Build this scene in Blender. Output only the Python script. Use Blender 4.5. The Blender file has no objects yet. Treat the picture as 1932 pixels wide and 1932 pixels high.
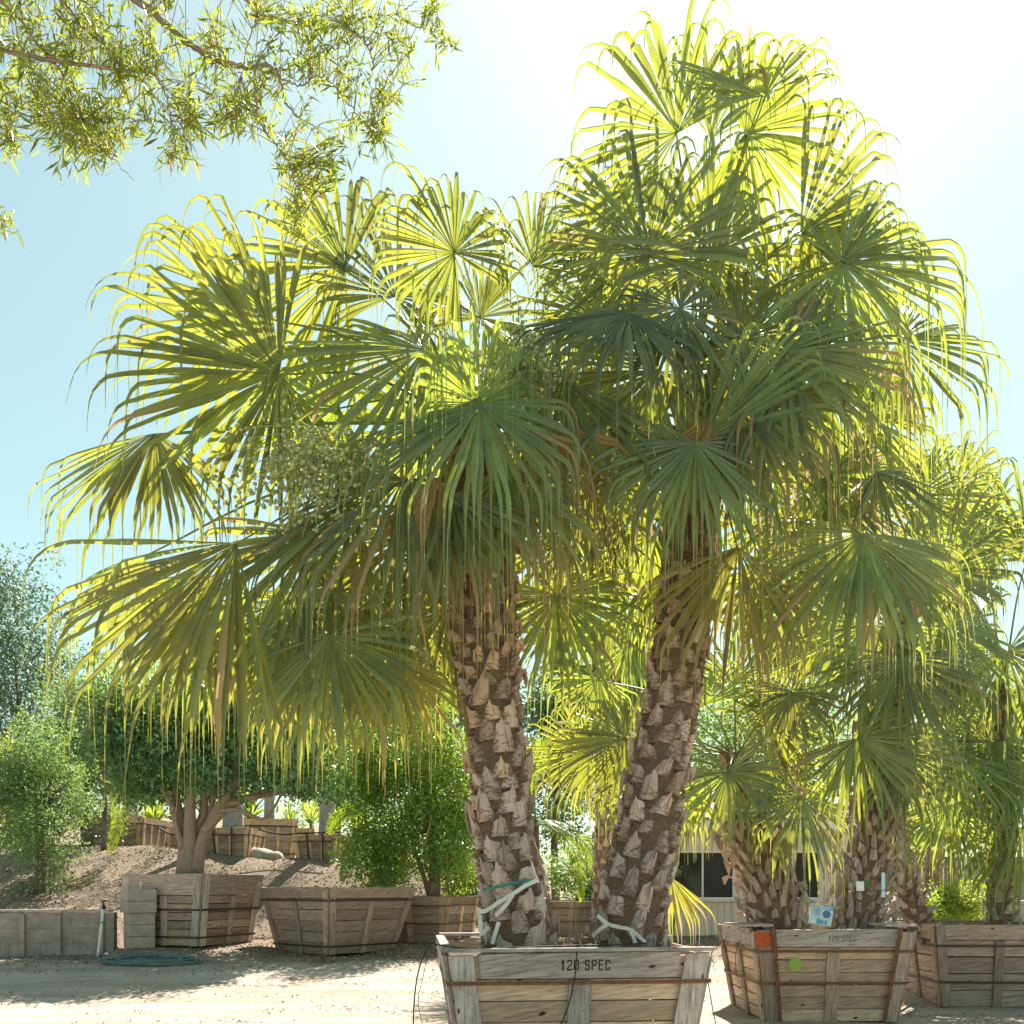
import bpy, math, random
import numpy as np

# ------------------------------------------------------------------ camera, sky, sun
SC = bpy.context.scene
COL = SC.collection
R = math.radians
F, HX, HY, EYE = 1773.0, 966.0, 1674.0, 2.25      # focal length / horizon of the photograph (1932 px wide)

cam_d = bpy.data.cameras.new("camera")
cam = bpy.data.objects.new("camera", cam_d); COL.objects.link(cam)
cam.location = (0, 0, EYE); cam.rotation_euler = (R(90), 0, 0)
cam_d.sensor_width = 36; cam_d.lens = 36 * F / 1932.0
cam_d.shift_y = (HY - 966.0) / 1932.0
cam_d.clip_end = 2000
SC.camera = cam

SUN_EL, SUN_AZ = 52.0, 17.0
w = bpy.data.worlds.new("World"); SC.world = w; w.use_nodes = True
nt = w.node_tree; bg = nt.nodes["Background"]
sky = nt.nodes.new("ShaderNodeTexSky"); sky.sky_type = 'NISHITA'; sky.sun_disc = False
sky.sun_elevation = R(SUN_EL); sky.sun_rotation = R(SUN_AZ)
sky.air_density = 1.0; sky.dust_density = 0.7; sky.ozone_density = 2.6
tint = nt.nodes.new("ShaderNodeMix"); tint.data_type = 'RGBA'; tint.blend_type = 'MULTIPLY'; tint.inputs[0].default_value = 1
tint.inputs[7].default_value = (1.05, 1.19, .92, 1)          # tints the sky colour towards pale turquoise
gam = nt.nodes.new("ShaderNodeGamma"); gam.inputs[1].default_value = .7; nt.links.new(sky.outputs[0], gam.inputs[0])
nt.links.new(gam.outputs[0], tint.inputs[6]); nt.links.new(tint.outputs[2], bg.inputs[0]); bg.inputs[1].default_value = 0.110

sd = bpy.data.lights.new("sun", 'SUN'); sd.energy = 5.0; sd.angle = R(0.5); sd.color = (1.0, .935, .84)
sun = bpy.data.objects.new("sun", sd); COL.objects.link(sun)
from mathutils import Vector
_dir = Vector((math.sin(R(SUN_AZ)) * math.cos(R(SUN_EL)), math.cos(R(SUN_AZ)) * math.cos(R(SUN_EL)), math.sin(R(SUN_EL))))
sun.rotation_euler = (-_dir).to_track_quat('-Z', 'Y').to_euler(); sun.location = (5, 20, 30)
SC.view_settings.view_transform = 'Standard'; SC.view_settings.look = 'None'
SC.view_settings.exposure = 1.45; SC.view_settings.gamma = 1
try:
    SC.cycles.max_bounces = 12; SC.cycles.diffuse_bounces = 6; SC.cycles.glossy_bounces = 3
    SC.cycles.transmission_bounces = 6; SC.cycles.transparent_max_bounces = 6
    SC.cycles.use_denoising = True
except Exception:
    pass

rng = np.random.default_rng(7)
random.seed(7)
A3 = lambda *a: np.array(a, float)


def P(px, py, Y):                                   # picture point at distance Y -> world
    return A3((px - HX) / F * Y, Y, EYE - (py - HY) / F * Y)


def nrm(v):
    v = np.asarray(v, float)
    return v / np.maximum(np.linalg.norm(v, axis=-1, keepdims=True), 1e-9)


def sstep(a, b, x):
    t = np.clip((np.asarray(x, float) - a) / (b - a), 0, 1)
    return t * t * (3 - 2 * t)


# ------------------------------------------------------------------ mesh builder
class G:
    def __init__(s):
        s.V = []; s.Q = []; s.T = []; s.QM = []; s.TM = []; s.A = []; s.W = []; s.n = 0

    def add(s, V, Q=None, T=None, A=(.5, 0, 0), W=None, mat=0):
        V = np.asarray(V, float).reshape(-1, 3); n = len(V)
        s.V.append(V)
        A = np.asarray(A, float)
        s.A.append(np.broadcast_to(A, (n, 3)) if A.ndim == 1 else A)
        s.W.append(V if W is None else np.asarray(W, float))
        if Q is not None and len(Q):
            Q = np.asarray(Q, int) + s.n; s.Q.append(Q); s.QM.append(np.full(len(Q), mat))
        if T is not None and len(T):
            T = np.asarray(T, int) + s.n; s.T.append(T); s.TM.append(np.full(len(T), mat))
        s.n += n
        return s

    def build(s, name, mats, parent=None, smooth=False, bevel=0):
        me = bpy.data.meshes.new(name)
        V = np.concatenate(s.V)
        Q = np.concatenate(s.Q) if s.Q else np.zeros((0, 4), int)
        T = np.concatenate(s.T) if s.T else np.zeros((0, 3), int)
        me.vertices.add(len(V)); me.vertices.foreach_set("co", V.ravel())
        loops = np.concatenate([Q.ravel(), T.ravel()])
        me.loops.add(len(loops)); me.loops.foreach_set("vertex_index", loops.astype(np.int32))
        ls = np.concatenate([np.arange(len(Q)) * 4, len(Q) * 4 + np.arange(len(T)) * 3])
        me.polygons.add(len(ls)); me.polygons.foreach_set("loop_start", ls.astype(np.int32))
        mi = np.concatenate((s.QM or [np.zeros(0)]) + (s.TM or [np.zeros(0)]))
        me.polygons.foreach_set("material_index", mi.astype(np.int32))
        me.polygons.foreach_set("use_smooth", np.full(len(ls), bool(smooth)))
        a = me.attributes.new("A", 'FLOAT_VECTOR', 'POINT'); a.data.foreach_set("vector", np.concatenate(s.A).ravel())
        a = me.attributes.new("W", 'FLOAT_VECTOR', 'POINT'); a.data.foreach_set("vector", np.concatenate(s.W).ravel())
        me.update(calc_edges=True); me.validate()
        for m in (mats if isinstance(mats, (list, tuple)) else [mats]):
            me.materials.append(m)
        o = bpy.data.objects.new(name, me); COL.objects.link(o)
        if parent is not None:
            o.parent = parent
        if bevel:
            b = o.modifiers.new("bevel", 'BEVEL'); b.width = bevel; b.segments = 2; b.limit_method = 'ANGLE'
        return o


def tag(o, label, cat, group=None, kind=None):
    if label: o["label"] = label
    if cat: o["category"] = cat
    if group: o["group"] = group
    if kind: o["kind"] = kind
    return o


def empty(name, loc, yaw=0, label=None, cat=None, group=None):
    o = bpy.data.objects.new(name, None); COL.objects.link(o)
    o.location = tuple(loc); o.rotation_euler = (0, 0, yaw); o.empty_display_size = .2
    return tag(o, label, cat, group)


def smooth_path(pts, n):                             # Catmull-Rom resample
    p = np.asarray(pts, float); k = len(p)
    e = np.vstack([2 * p[0] - p[1], p, 2 * p[-1] - p[-2]])
    out = []
    for u in np.linspace(0, k - 1 - 1e-6, n):
        i = int(u); t = u - i
        a, b, c, d = e[i], e[i + 1], e[i + 2], e[i + 3]
        out.append(.5 * ((2 * b) + (-a + c) * t + (2 * a - 5 * b + 4 * c - d) * t * t + (-a + 3 * b - 3 * c + d) * t ** 3))
    return np.array(out)


def frames(p):
    d = nrm(np.gradient(p, axis=0))
    ref = A3(0, 1, 0) if abs(d[0][1]) < .8 else A3(1, 0, 0)
    u = [nrm(ref - d[0] * (ref @ d[0]))]
    for i in range(1, len(p)):
        v = u[-1] - d[i] * (u[-1] @ d[i]); u.append(nrm(v))
    u = np.array(u); return d, u, np.cross(d, u)


def tube(g, pts, rad, sides=8, A=(.5, 0, 0), mat=0, cap=True, noise=0.0, flat=1.0, r=rng):
    p = np.asarray(pts, float); k = len(p)
    rad = np.interp(np.linspace(0, 1, k), np.linspace(0, 1, len(np.atleast_1d(rad))), np.atleast_1d(rad))
    d, u, v = frames(p)
    th = np.linspace(0, 2 * np.pi, sides, endpoint=False)
    rr = rad[:, None] * (1 + (r.normal(0, noise, (k, sides)) if noise else 0))
    V = p[:, None] + rr[..., None] * (np.cos(th)[None, :, None] * u[:, None] + flat * np.sin(th)[None, :, None] * v[:, None])
    L = np.concatenate([[0], np.cumsum(np.linalg.norm(np.diff(p, axis=0), axis=1))])
    off = r.uniform(0, 40)
    W = np.stack([np.broadcast_to(L[:, None] + off, (k, sides)), np.cos(th)[None] * rad[:, None], np.sin(th)[None] * rad[:, None]], -1)
    i = np.arange(k - 1)[:, None] * sides; j = np.arange(sides)[None]; j2 = (j + 1) % sides
    Q = np.stack([i + j, i + j2, i + sides + j2, i + sides + j], -1).reshape(-1, 4)
    V = V.reshape(-1, 3); W = W.reshape(-1, 3)
    T = None
    if cap:
        V = np.vstack([V, p[0], p[-1]]); W = np.vstack([W, W[0], W[-1]])
        a = np.arange(sides); b = (a + 1) % sides
        T = np.vstack([np.stack([b, a, np.full(sides, k * sides)], 1),
                       np.stack([(k - 1) * sides + a, (k - 1) * sides + b, np.full(sides, k * sides + 1)], 1)])
    g.add(V, Q, T, A=A, W=W, mat=mat)


BOXQ = [(0, 1, 2, 3), (7, 6, 5, 4), (0, 4, 5, 1), (1, 5, 6, 2), (2, 6, 7, 3), (3, 7, 4, 0)]


def prism(g, c, n, th, rnd=None, mat=0, A1=0.0):
    """board: four front-face corners c (bl, br, tr, tl), extruded back along -n by th"""
    c = np.asarray(c, float); n = nrm(n)
    V = np.vstack([c, c - n * th])
    u = nrm(c[1] - c[0]); v = nrm(c[3] - c[0])
    if np.linalg.norm(c[3] - c[0]) > np.linalg.norm(c[1] - c[0]): u, v = v, u
    rel = V - c[0]
    rnd = random.random() if rnd is None else rnd
    W = np.stack([rel @ u + rnd * 57, rel @ v + rnd * 31, rel @ n + rnd * 11], 1)
    g.add(V, BOXQ, A=(rnd, A1, 0), W=W, mat=mat)


def box(g, c, size, yaw=0, rnd=None, mat=0, A1=0.0):
    sx, sy, sz = np.array(size) / 2
    ca, sa = math.cos(yaw), math.sin(yaw)
    X, Y, Z = A3(ca, sa, 0), A3(-sa, ca, 0), A3(0, 0, 1)
    c = np.asarray(c, float)
    f = c - Y * sy
    prism(g, [f - X * sx - Z * sz, f + X * sx - Z * sz, f + X * sx + Z * sz, f - X * sx + Z * sz], -Y, 2 * sy, rnd, mat, A1)


# ------------------------------------------------------------------ materials
def mat(name):
    m = bpy.data.materials.new(name); m.use_nodes = True
    t = m.node_tree; b = t.nodes["Principled BSDF"]
    return m, t, b


def N(t, typ, **kw):
    n = t.nodes.new(typ)
    for k, v in kw.items():
        if k == 'inp':
            for a, b in v.items(): n.inputs[a].default_value = b
        else: setattr(n, k, v)
    return n


def ramp(t, src, stops):
    r = t.nodes.new("ShaderNodeValToRGB"); e = r.color_ramp.elements
    while len(e) < len(stops): e.new(.5)
    for q, (p, c) in zip(e, stops):
        q.position = p; q.color = (*c, 1) if len(c) == 3 else c
    t.links.new(src, r.inputs[0]); return r.outputs[0]


def attr(t, name):
    a = t.nodes.new("ShaderNodeAttribute"); a.attribute_name = name; return a


def mixc(t, fac, a, b, mode='MIX'):
    m = t.nodes.new("ShaderNodeMix"); m.data_type = 'RGBA'; m.blend_type = mode
    for i, s in ((0, fac), (6, a), (7, b)):
        if hasattr(s, 'links'): t.links.new(s, m.inputs[i])
        else: m.inputs[i].default_value = s if i == 0 else (*s, 1)
    return m.outputs[2]


def bump(t, b, src, strength, dist):
    n = N(t, "ShaderNodeBump", inp={'Strength': strength, 'Distance': dist}); t.links.new(src, n.inputs['Height'])
    t.links.new(n.outputs[0], b.inputs['Normal']); return n


def wood(name, c1, c2, c3, grey=.5, knots=True, rough=.85):
    m, t, b = mat(name)
    W = attr(t, "W"); A = attr(t, "A")
    mp = N(t, "ShaderNodeMapping"); mp.inputs['Scale'].default_value = (1.3, 16, 16)
    t.links.new(W.outputs['Vector'], mp.inputs[0])
    n1 = N(t, "ShaderNodeTexNoise", inp={'Scale': 2.2, 'Detail': 6, 'Roughness': .65, 'Distortion': .6})
    t.links.new(mp.outputs[0], n1.inputs[0])
    n2 = N(t, "ShaderNodeTexNoise", inp={'Scale': 3.0, 'Detail': 4, 'Roughness': .6})
    t.links.new(W.outputs['Vector'], n2.inputs[0])
    c = ramp(t, n1.outputs[0], [(.3, c3), (.5, c2), (.68, c1)])
    # weathering patches
    g = ramp(t, n2.outputs[0], [(.42 - .1 * grey, (0, 0, 0)), (.72 - .22 * grey, (1, 1, 1))])
    gm = N(t, "ShaderNodeMath", operation='MULTIPLY', inp={1: min(1, grey * 1.3)}); t.links.new(g, gm.inputs[0])
    gc = ramp(t, n1.outputs[0], [(.3, (.18, .155, .135)), (.7, (.52, .46, .40))])
    c = mixc(t, gm.outputs[0], c, gc)
    sx = N(t, "ShaderNodeSeparateXYZ"); t.links.new(A.outputs['Vector'], sx.inputs[0])
    br = N(t, "ShaderNodeMapRange", inp={1: 0, 2: 1, 3: .68, 4: 1.2}); t.links.new(sx.outputs[0], br.inputs[0])
    hs = N(t, "ShaderNodeHueSaturation"); t.links.new(br.outputs[0], hs.inputs['Value']); t.links.new(c, hs.inputs['Color'])
    c = hs.outputs[0]
    if knots:
        mk = N(t, "ShaderNodeMapping"); mk.inputs['Scale'].default_value = (2.2, 5, 5); t.links.new(W.outputs['Vector'], mk.inputs[0])
        vo = N(t, "ShaderNodeTexVoronoi", inp={'Scale': 1.0}); t.links.new(mk.outputs[0], vo.inputs[0])
        k = ramp(t, vo.outputs['Distance'], [(.06, (1, 1, 1)), (.12, (0, 0, 0))])
        c = mixc(t, k, c, (.05, .03, .015))
    t.links.new(c, b.inputs['Base Color']); b.inputs['Roughness'].default_value = rough
    b.inputs['Specular IOR Level'].default_value = .25
    bump(t, b, n1.outputs[0], .7, .012)
    return m


def leafmat(name, top, trans, brown=(.30, .17, .06), rough=.38, tw=.42, spec=.5, hue=.05, metal=0):
    m, t, b = mat(name)
    A = attr(t, "A"); sx = N(t, "ShaderNodeSeparateXYZ"); t.links.new(A.outputs['Vector'], sx.inputs[0])
    v = N(t, "ShaderNodeMapRange", inp={1: 0, 2: 1, 3: .6, 4: 1.45}); t.links.new(sx.outputs[0], v.inputs[0])
    h = N(t, "ShaderNodeMapRange", inp={1: 0, 2: 1, 3: .5 - hue * .5, 4: .5 + hue * .35}); t.links.new(sx.outputs[0], h.inputs[0])

    def col(c):
        hs = N(t, "ShaderNodeHueSaturation", inp={'Color': (*c, 1)})
        t.links.new(v.outputs[0], hs.inputs['Value']); t.links.new(h.outputs[0], hs.inputs['Hue'])
        return hs.outputs[0]
    tc = N(t, "ShaderNodeTexCoord"); nz = N(t, "ShaderNodeTexNoise", inp={'Scale': 3.0, 'Detail': 5, 'Roughness': .7}); t.links.new(tc.outputs['Object'], nz.inputs[0])
    sp = ramp(t, nz.outputs[0], [(.35, (.74, .76, .78)), (.6, (1, 1, 1)), (.72, (1.0, .93, .70))])
    c1 = mixc(t, sx.outputs[1], mixc(t, 1.0, col(top), sp, 'MULTIPLY'), brown)
    c2 = mixc(t, sx.outputs[1], mixc(t, 1.0, col(trans), sp, 'MULTIPLY'), tuple(x * 1.3 for x in brown))
    t.links.new(c1, b.inputs['Base Color']); b.inputs['Roughness'].default_value = rough
    b.inputs['Specular IOR Level'].default_value = spec
    tr = N(t, "ShaderNodeBsdfTranslucent"); t.links.new(c2, tr.inputs[0])
    mx = N(t, "ShaderNodeMixShader", inp={0: tw}); t.links.new(b.outputs[0], mx.inputs[1]); t.links.new(tr.outputs[0], mx.inputs[2])
    t.links.new(mx.outputs[0], t.nodes["Material Output"].inputs[0])
    return m


def simple(name, c, rough=.6, var=.15, scale=6, bmp=0, metal=0, c2=None, spec=.4):
    m, t, b = mat(name)
    tc = N(t, "ShaderNodeTexCoord")
    n = N(t, "ShaderNodeTexNoise", inp={'Scale': scale, 'Detail': 6, 'Roughness': .6}); t.links.new(tc.outputs['Object'], n.inputs[0])
    lo = c2 or tuple(x * (1 - var) for x in c); hi = tuple(min(1, x * (1 + var)) for x in c)
    t.links.new(ramp(t, n.outputs[0], [(.35, lo), (.65, hi)]), b.inputs['Base Color'])
    b.inputs['Roughness'].default_value = rough; b.inputs['Metallic'].default_value = metal
    b.inputs['Specular IOR Level'].default_value = spec
    if bmp: bump(t, b, n.outputs[0], bmp, .02)
    return m


M = {}
M['wood_tan'] = wood('pine_boards', (.80, .60, .42), (.68, .47, .31), (.38, .235, .14), grey=.3)
M['wood_mix'] = wood('weathered_boards', (.52, .39, .30), (.40, .29, .215), (.19, .135, .10), grey=.5)
M['wood_grey'] = wood('grey_boards', (.62, .55, .49), (.48, .42, .37), (.20, .155, .135), grey=.6)
M['wood_brown'] = wood('brown_boards', (.50, .38, .285), (.38, .28, .20), (.18, .125, .09), grey=.4)
M['rust'] = simple('rusty_steel', (.19, .085, .042), .75, .4, 25, .3)
M['dark_steel'] = simple('dark_steel', (.05, .038, .03), .6, .4, 30, .2)
M['cable'] = simple('black_tube', (.02, .018, .017), .45, .3, 20)
M['soil'] = simple('soil', (.07, .05, .035), .95, .4, 14, .8)
M['ink'] = simple('stencil_ink', (.028, .026, .025), .9, .5, 60)
M['faded_ink'] = simple('faded_stencil_ink', (.10, .095, .09), .9, .3, 60)
M['green_paint'] = simple('green_marking_paint', (.33, .47, .10), .8, .12, 30)
M['orange_paint'] = simple('orange_marking_paint', (.50, .10, .035), .75, .2, 20)
M['fan'] = leafmat('fan_leaf', (.15, .225, .13), (.54, .57, .05), brown=(.42, .28, .15), rough=.24, spec=.7, tw=.50, hue=.06)
M['fan_dry'] = leafmat('yellowing_fan_leaf', (.22, .21, .07), (.56, .50, .07), brown=(.46, .30, .15), rough=.5, tw=.45)
M['fan_far'] = leafmat('far_fan_leaf', (.14, .22, .11), (.52, .58, .07), rough=.42, tw=.48)
M['stalk'] = leafmat('leaf_stalk', (.20, .26, .05), (.4, .45, .06), rough=.45, tw=.12)
M['ficus'] = leafmat('ficus_leaf', (.12, .25, .14), (.38, .55, .08), rough=.28, tw=.38, spec=.6)
M['bush'] = leafmat('bushy_leaf', (.13, .26, .07), (.55, .70, .08), rough=.33, tw=.42)
M['far_leaf'] = leafmat('background_leaf', (.13, .22, .10), (.36, .50, .11), rough=.5, tw=.4)
M['blue_leaf'] = leafmat('blue_green_leaf', (.12, .20, .15), (.18, .30, .10), rough=.5, tw=.3)
M['lime_leaf'] = leafmat('lime_leaf', (.15, .25, .04), (.55, .65, .07), rough=.45, tw=.5)
M['willow'] = leafmat('narrow_leaf', (.12, .18, .045), (.50, .55, .05), rough=.35, tw=.5)
M['feather'] = leafmat('feather_leaf', (.09, .17, .03), (.5, .6, .05), rough=.33, tw=.45)
M['berry'] = simple('green_fruit', (.34, .40, .18), .4, .3, 8)
M['fruit_stem'] = simple('fruit_stem', (.44, .44, .20), .6, .25, 8)
M['bark'] = wood('smooth_bark', (.40, .31, .23), (.32, .24, .175), (.20, .145, .10), grey=.2, knots=False)
M['bark_dark'] = wood('dark_bark', (.20, .15, .11), (.14, .10, .075), (.07, .05, .04), grey=.3, knots=False)
M['royal'] = simple('grey_palm_stem', (.33, .32, .30), .8, .2, 5, .2)
M['block'] = simple('cinder_block', (.30, .26, .225), .92, .22, 3.2, .4)
M['block_light'] = simple('light_cinder_block', (.38, .33, .28), .92, .15, 4, .4)
M['mortar'] = simple('mortar', (.12, .11, .10), .95, .2, 8, .3)
M['pvc'] = simple('white_pipe', (.72, .71, .68), .4, .08, 5)
M['hose'] = simple('green_hose', (.10, .17, .155), .5, .3, 9)
M['strap'] = simple('white_webbing', (.66, .66, .60), .7, .12, 12)
M['strap_green'] = simple('green_webbing', (.03, .20, .16), .6, .2, 12)
M['paint'] = simple('cream_siding', (.80, .70, .61), .7, .05, 2)
M['trim'] = simple('white_trim', (.80, .79, .76), .5, .04, 3)
M['roof'] = simple('roof_shingle', (.30, .26, .22), .9, .25, 20, .4)
M['glass'], _t, _b = mat('dark_window_glass')
_b.inputs['Base Color'].default_value = (.02, .022, .024, 1); _b.inputs['Roughness'].default_value = .06
M['screen'] = simple('window_screen', (.045, .04, .038), .7, .1, 40)
M['fence'] = wood('fence_boards', (.34, .31, .28), (.25, .22, .20), (.14, .12, .11), grey=.7, knots=False)
M['conc'] = simple('concrete', (.36, .34, .31), .9, .2, 3, .3)
M['sign_blue'] = simple('sign_blue', (.12, .38, .62), .4, .08, 12)
M['sign_pale'] = simple('sign_pale_blue', (.50, .70, .80), .4, .05, 12)
M['sign_dark'] = simple('sign_dark_blue', (.06, .17, .34), .4, .2, 60)
M['sign_white'] = simple('sign_white', (.82, .84, .84), .4, .04, 12)
M['sign_black'] = simple('sign_black', (.03, .03, .035), .5, .1, 12)
M['litter'] = leafmat('dead_leaf', (.20, .11, .055), (.25, .13, .05), rough=.8, tw=.15)
M['chip'] = leafmat('wood_chip', (.40, .305, .225), (.2, .15, .1), rough=.95, tw=.02, spec=.1, hue=.0)
M['orange_net'] = simple('orange_netting', (.55, .12, .04), .7, .2, 30)
M['rock'] = simple('pale_rock', (.42, .36, .29), .9, .35, 3, .5)


def m_fibre():
    m, t, b = mat('palm_fibre')
    W = attr(t, "W")
    mp = N(t, "ShaderNodeMapping"); mp.inputs['Scale'].default_value = (9, 5, 5); t.links.new(W.outputs['Vector'], mp.inputs[0])
    n = N(t, "ShaderNodeTexNoise", inp={'Scale': 3, 'Detail': 8, 'Roughness': .8, 'Distortion': 3.5}); t.links.new(mp.outputs[0], n.inputs[0])
    t.links.new(ramp(t, n.outputs[0], [(.28, (.13, .08, .05)), (.48, (.38, .26, .17)), (.66, (.66, .48, .34))]), b.inputs['Base Color'])
    b.inputs['Roughness'].default_value = .95; b.inputs['Specular IOR Level'].default_value = .1
    bump(t, b, n.outputs[0], 1.0, .05); return m


def m_boot():
    m, t, b = mat('old_leaf_base')
    W = attr(t, "W"); A = attr(t, "A"); sx = N(t, "ShaderNodeSeparateXYZ"); t.links.new(A.outputs['Vector'], sx.inputs[0])
    mp = N(t, "ShaderNodeMapping"); mp.inputs['Scale'].default_value = (70, 2.5, 10); t.links.new(W.outputs['Vector'], mp.inputs[0])
    n = N(t, "ShaderNodeTexNoise", inp={'Scale': 1.4, 'Detail': 5, 'Roughness': .7, 'Distortion': .12}); t.links.new(mp.outputs[0], n.inputs[0])
    n2 = N(t, "ShaderNodeTexNoise", inp={'Scale': 9, 'Detail': 4}); t.links.new(W.outputs['Vector'], n2.inputs[0])
    grey = ramp(t, n.outputs[0], [(.25, (.24, .205, .185)), (.7, (.56, .49, .445))])
    tan = ramp(t, n.outputs[0], [(.25, (.28, .165, .10)), (.7, (.66, .46, .31))])
    ma = N(t, "ShaderNodeMath", operation='ADD'); t.links.new(sx.outputs[1], ma.inputs[0])
    mb = N(t, "ShaderNodeMath", operation='MULTIPLY_ADD', inp={1: 1.6, 2: -.8}); t.links.new(n2.outputs[0], mb.inputs[0])
    t.links.new(mb.outputs[0], ma.inputs[1]); ma.use_clamp = True
    c = mixc(t, ma.outputs[0], grey, tan)
    v = N(t, "ShaderNodeMapRange", inp={1: 0, 2: 1, 3: .7, 4: 1.25}); t.links.new(sx.outputs[0], v.inputs[0])
    hs = N(t, "ShaderNodeHueSaturation"); t.links.new(v.outputs[0], hs.inputs['Value']); t.links.new(c, hs.inputs['Color'])
    t.links.new(hs.outputs[0], b.inputs['Base Color']); b.inputs['Roughness'].default_value = .85
    b.inputs['Specular IOR Level'].default_value = .2
    bump(t, b, n.outputs[0], .5, .006); return m


def m_ground():
    m, t, b = mat('dirt_and_mulch')
    tc = N(t, "ShaderNodeTexCoord")
    big = N(t, "ShaderNodeTexNoise", inp={'Scale': .35, 'Detail': 5, 'Roughness': .6})
    mid = N(t, "ShaderNodeTexNoise", inp={'Scale': 2.2, 'Detail': 7, 'Roughness': .65})
    fine = N(t, "ShaderNodeTexNoise", inp={'Scale': 18, 'Detail': 6, 'Roughness': .7})
    ver = N(t, "ShaderNodeTexVoronoi", inp={'Scale': 22})
    mp = N(t, "ShaderNodeMapping"); mp.inputs['Scale'].default_value = (.35, 1.2, 1)   # wheel-worn streaks across the yard
    t.links.new(tc.outputs['Object'], mp.inputs[0])
    for n in (big, fine, ver): t.links.new(tc.outputs['Object'], n.inputs[0])
    t.links.new(mp.outputs[0], mid.inputs[0])
    dirt = ramp(t, mid.outputs[0], [(.3, (.42, .33, .255)), (.5, (.52, .435, .355)), (.7, (.58, .505, .425))])
    dirt = mixc(t, ramp(t, fine.outputs[0], [(.5, (0, 0, 0)), (.75, (.7, .7, .7))]), dirt, (.25, .18, .12))
    rut = N(t, "ShaderNodeTexNoise", inp={'Scale': 1.0, 'Detail': 4, 'Roughness': .5, 'Distortion': .4}); mr = N(t, "ShaderNodeMapping"); mr.inputs['Scale'].default_value = (.12, 1.6, 1); mr.inputs['Rotation'].default_value = (0, 0, .06)
    t.links.new(tc.outputs['Object'], mr.inputs[0]); t.links.new(mr.outputs[0], rut.inputs[0])
    dirt = mixc(t, ramp(t, rut.outputs[0], [(.42, (0, 0, 0)), (.62, (.55, .55, .55))]), dirt, (.33, .255, .19))
    mul = ramp(t, fine.outputs[0], [(.3, (.18, .13, .095)), (.5, (.36, .275, .205)), (.7, (.52, .42, .33))])
    mul = mixc(t, ramp(t, ver.outputs['Distance'], [(.1, (0, 0, 0)), (.6, (1, 1, 1))]), mul, (.22, .165, .12))
    s = N(t, "ShaderNodeSeparateXYZ"); t.links.new(tc.outputs['Object'], s.inputs[0])
    ad = N(t, "ShaderNodeMath", operation='MULTIPLY_ADD', inp={1: 3.0}); t.links.new(mid.outputs[0], ad.inputs[0]); t.links.new(s.outputs[1], ad.inputs[2])
    k = N(t, "ShaderNodeMapRange", inp={1: 23.4, 2: 24.6, 3: 0, 4: 1}); t.links.new(ad.outputs[0], k.inputs[0])
    c = mixc(t, k.outputs[0], dirt, mul)
    t.links.new(c, b.inputs['Base Color']); b.inputs['Roughness'].default_value = .95; b.inputs['Specular IOR Level'].default_value = .15
    h = N(t, "ShaderNodeMath", operation='ADD'); t.links.new(fine.outputs[0], h.inputs[0]); t.links.new(mid.outputs[0], h.inputs[1])
    bump(t, b, h.outputs[0], .8, .06); return m


M['fibre'] = m_fibre(); M['boot'] = m_boot(); M['ground'] = m_ground()

# ------------------------------------------------------------------ terrain
def terr(x, y):
    x = np.asarray(x, float); y = np.asarray(y, float)
    base = .5 * sstep(17, 23.5, y) + .22 * sstep(23, 30, y) + .4 * sstep(30, 45, y) + 5 * sstep(60, 180, y)
    T = 2.9 + .6 * np.clip((-x - 6) / 8.5, 0, 1)
    k = sstep(2.0, -2.5, x)
    mid = base + k * (T + base * .3 - base) * sstep(27.0, 33.0, y)
    left = np.where(y > 24.0, 1.5 + (T - 1.5) * sstep(24.5, 32.5, y), base)
    z = mid + (np.maximum(left, mid) - mid) * sstep(-10.0, -10.5, x)
    z = z + 12 * sstep(70, 200, y) * sstep(10, -60, x)
    z = z + .2 * sstep(22.3, 23.3, y) * sstep(27.5, 26.5, y) * sstep(-10.2, -9.8, x) * sstep(-5.9, -6.6, x) + .1 * sstep(24.5, 25.5, y) * sstep(29, 28, y) * sstep(-4.5, -4, x) * sstep(0, -.8, x)
    z = z + .45 * np.exp(-(((x + 12.0) / 1.3) ** 2 + ((y - 31.5) / .8) ** 2)) + .03 * np.sin(x * 1.7 + y) * np.sin(y * 1.3 - x * .4)
    return z


xs = np.unique(np.concatenate([np.linspace(-400, -30, 24), np.arange(-30, -11, .5), np.arange(-11, -9, .1), np.arange(-9, 18, .3), np.linspace(18, 400, 26)]))
ys = np.unique(np.concatenate([np.linspace(-60, 8, 10), np.arange(8, 23.7, .35), np.arange(23.7, 24.5, .08), np.arange(24.5, 40, .35), np.linspace(40, 700, 60)]))
XX, YY = np.meshgrid(xs, ys, indexing='ij')
ZZ = terr(XX, YY)
g = G(); nx, ny = XX.shape
i = np.arange(nx - 1)[:, None] * ny; j = np.arange(ny - 1)[None]
g.add(np.stack([XX, YY, ZZ], -1).reshape(-1, 3), np.stack([i + j, i + ny + j, i + ny + j + 1, i + j + 1], -1).reshape(-1, 4))
tag(g.build('ground', M['ground'], smooth=True), None, None, kind='structure')


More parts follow.
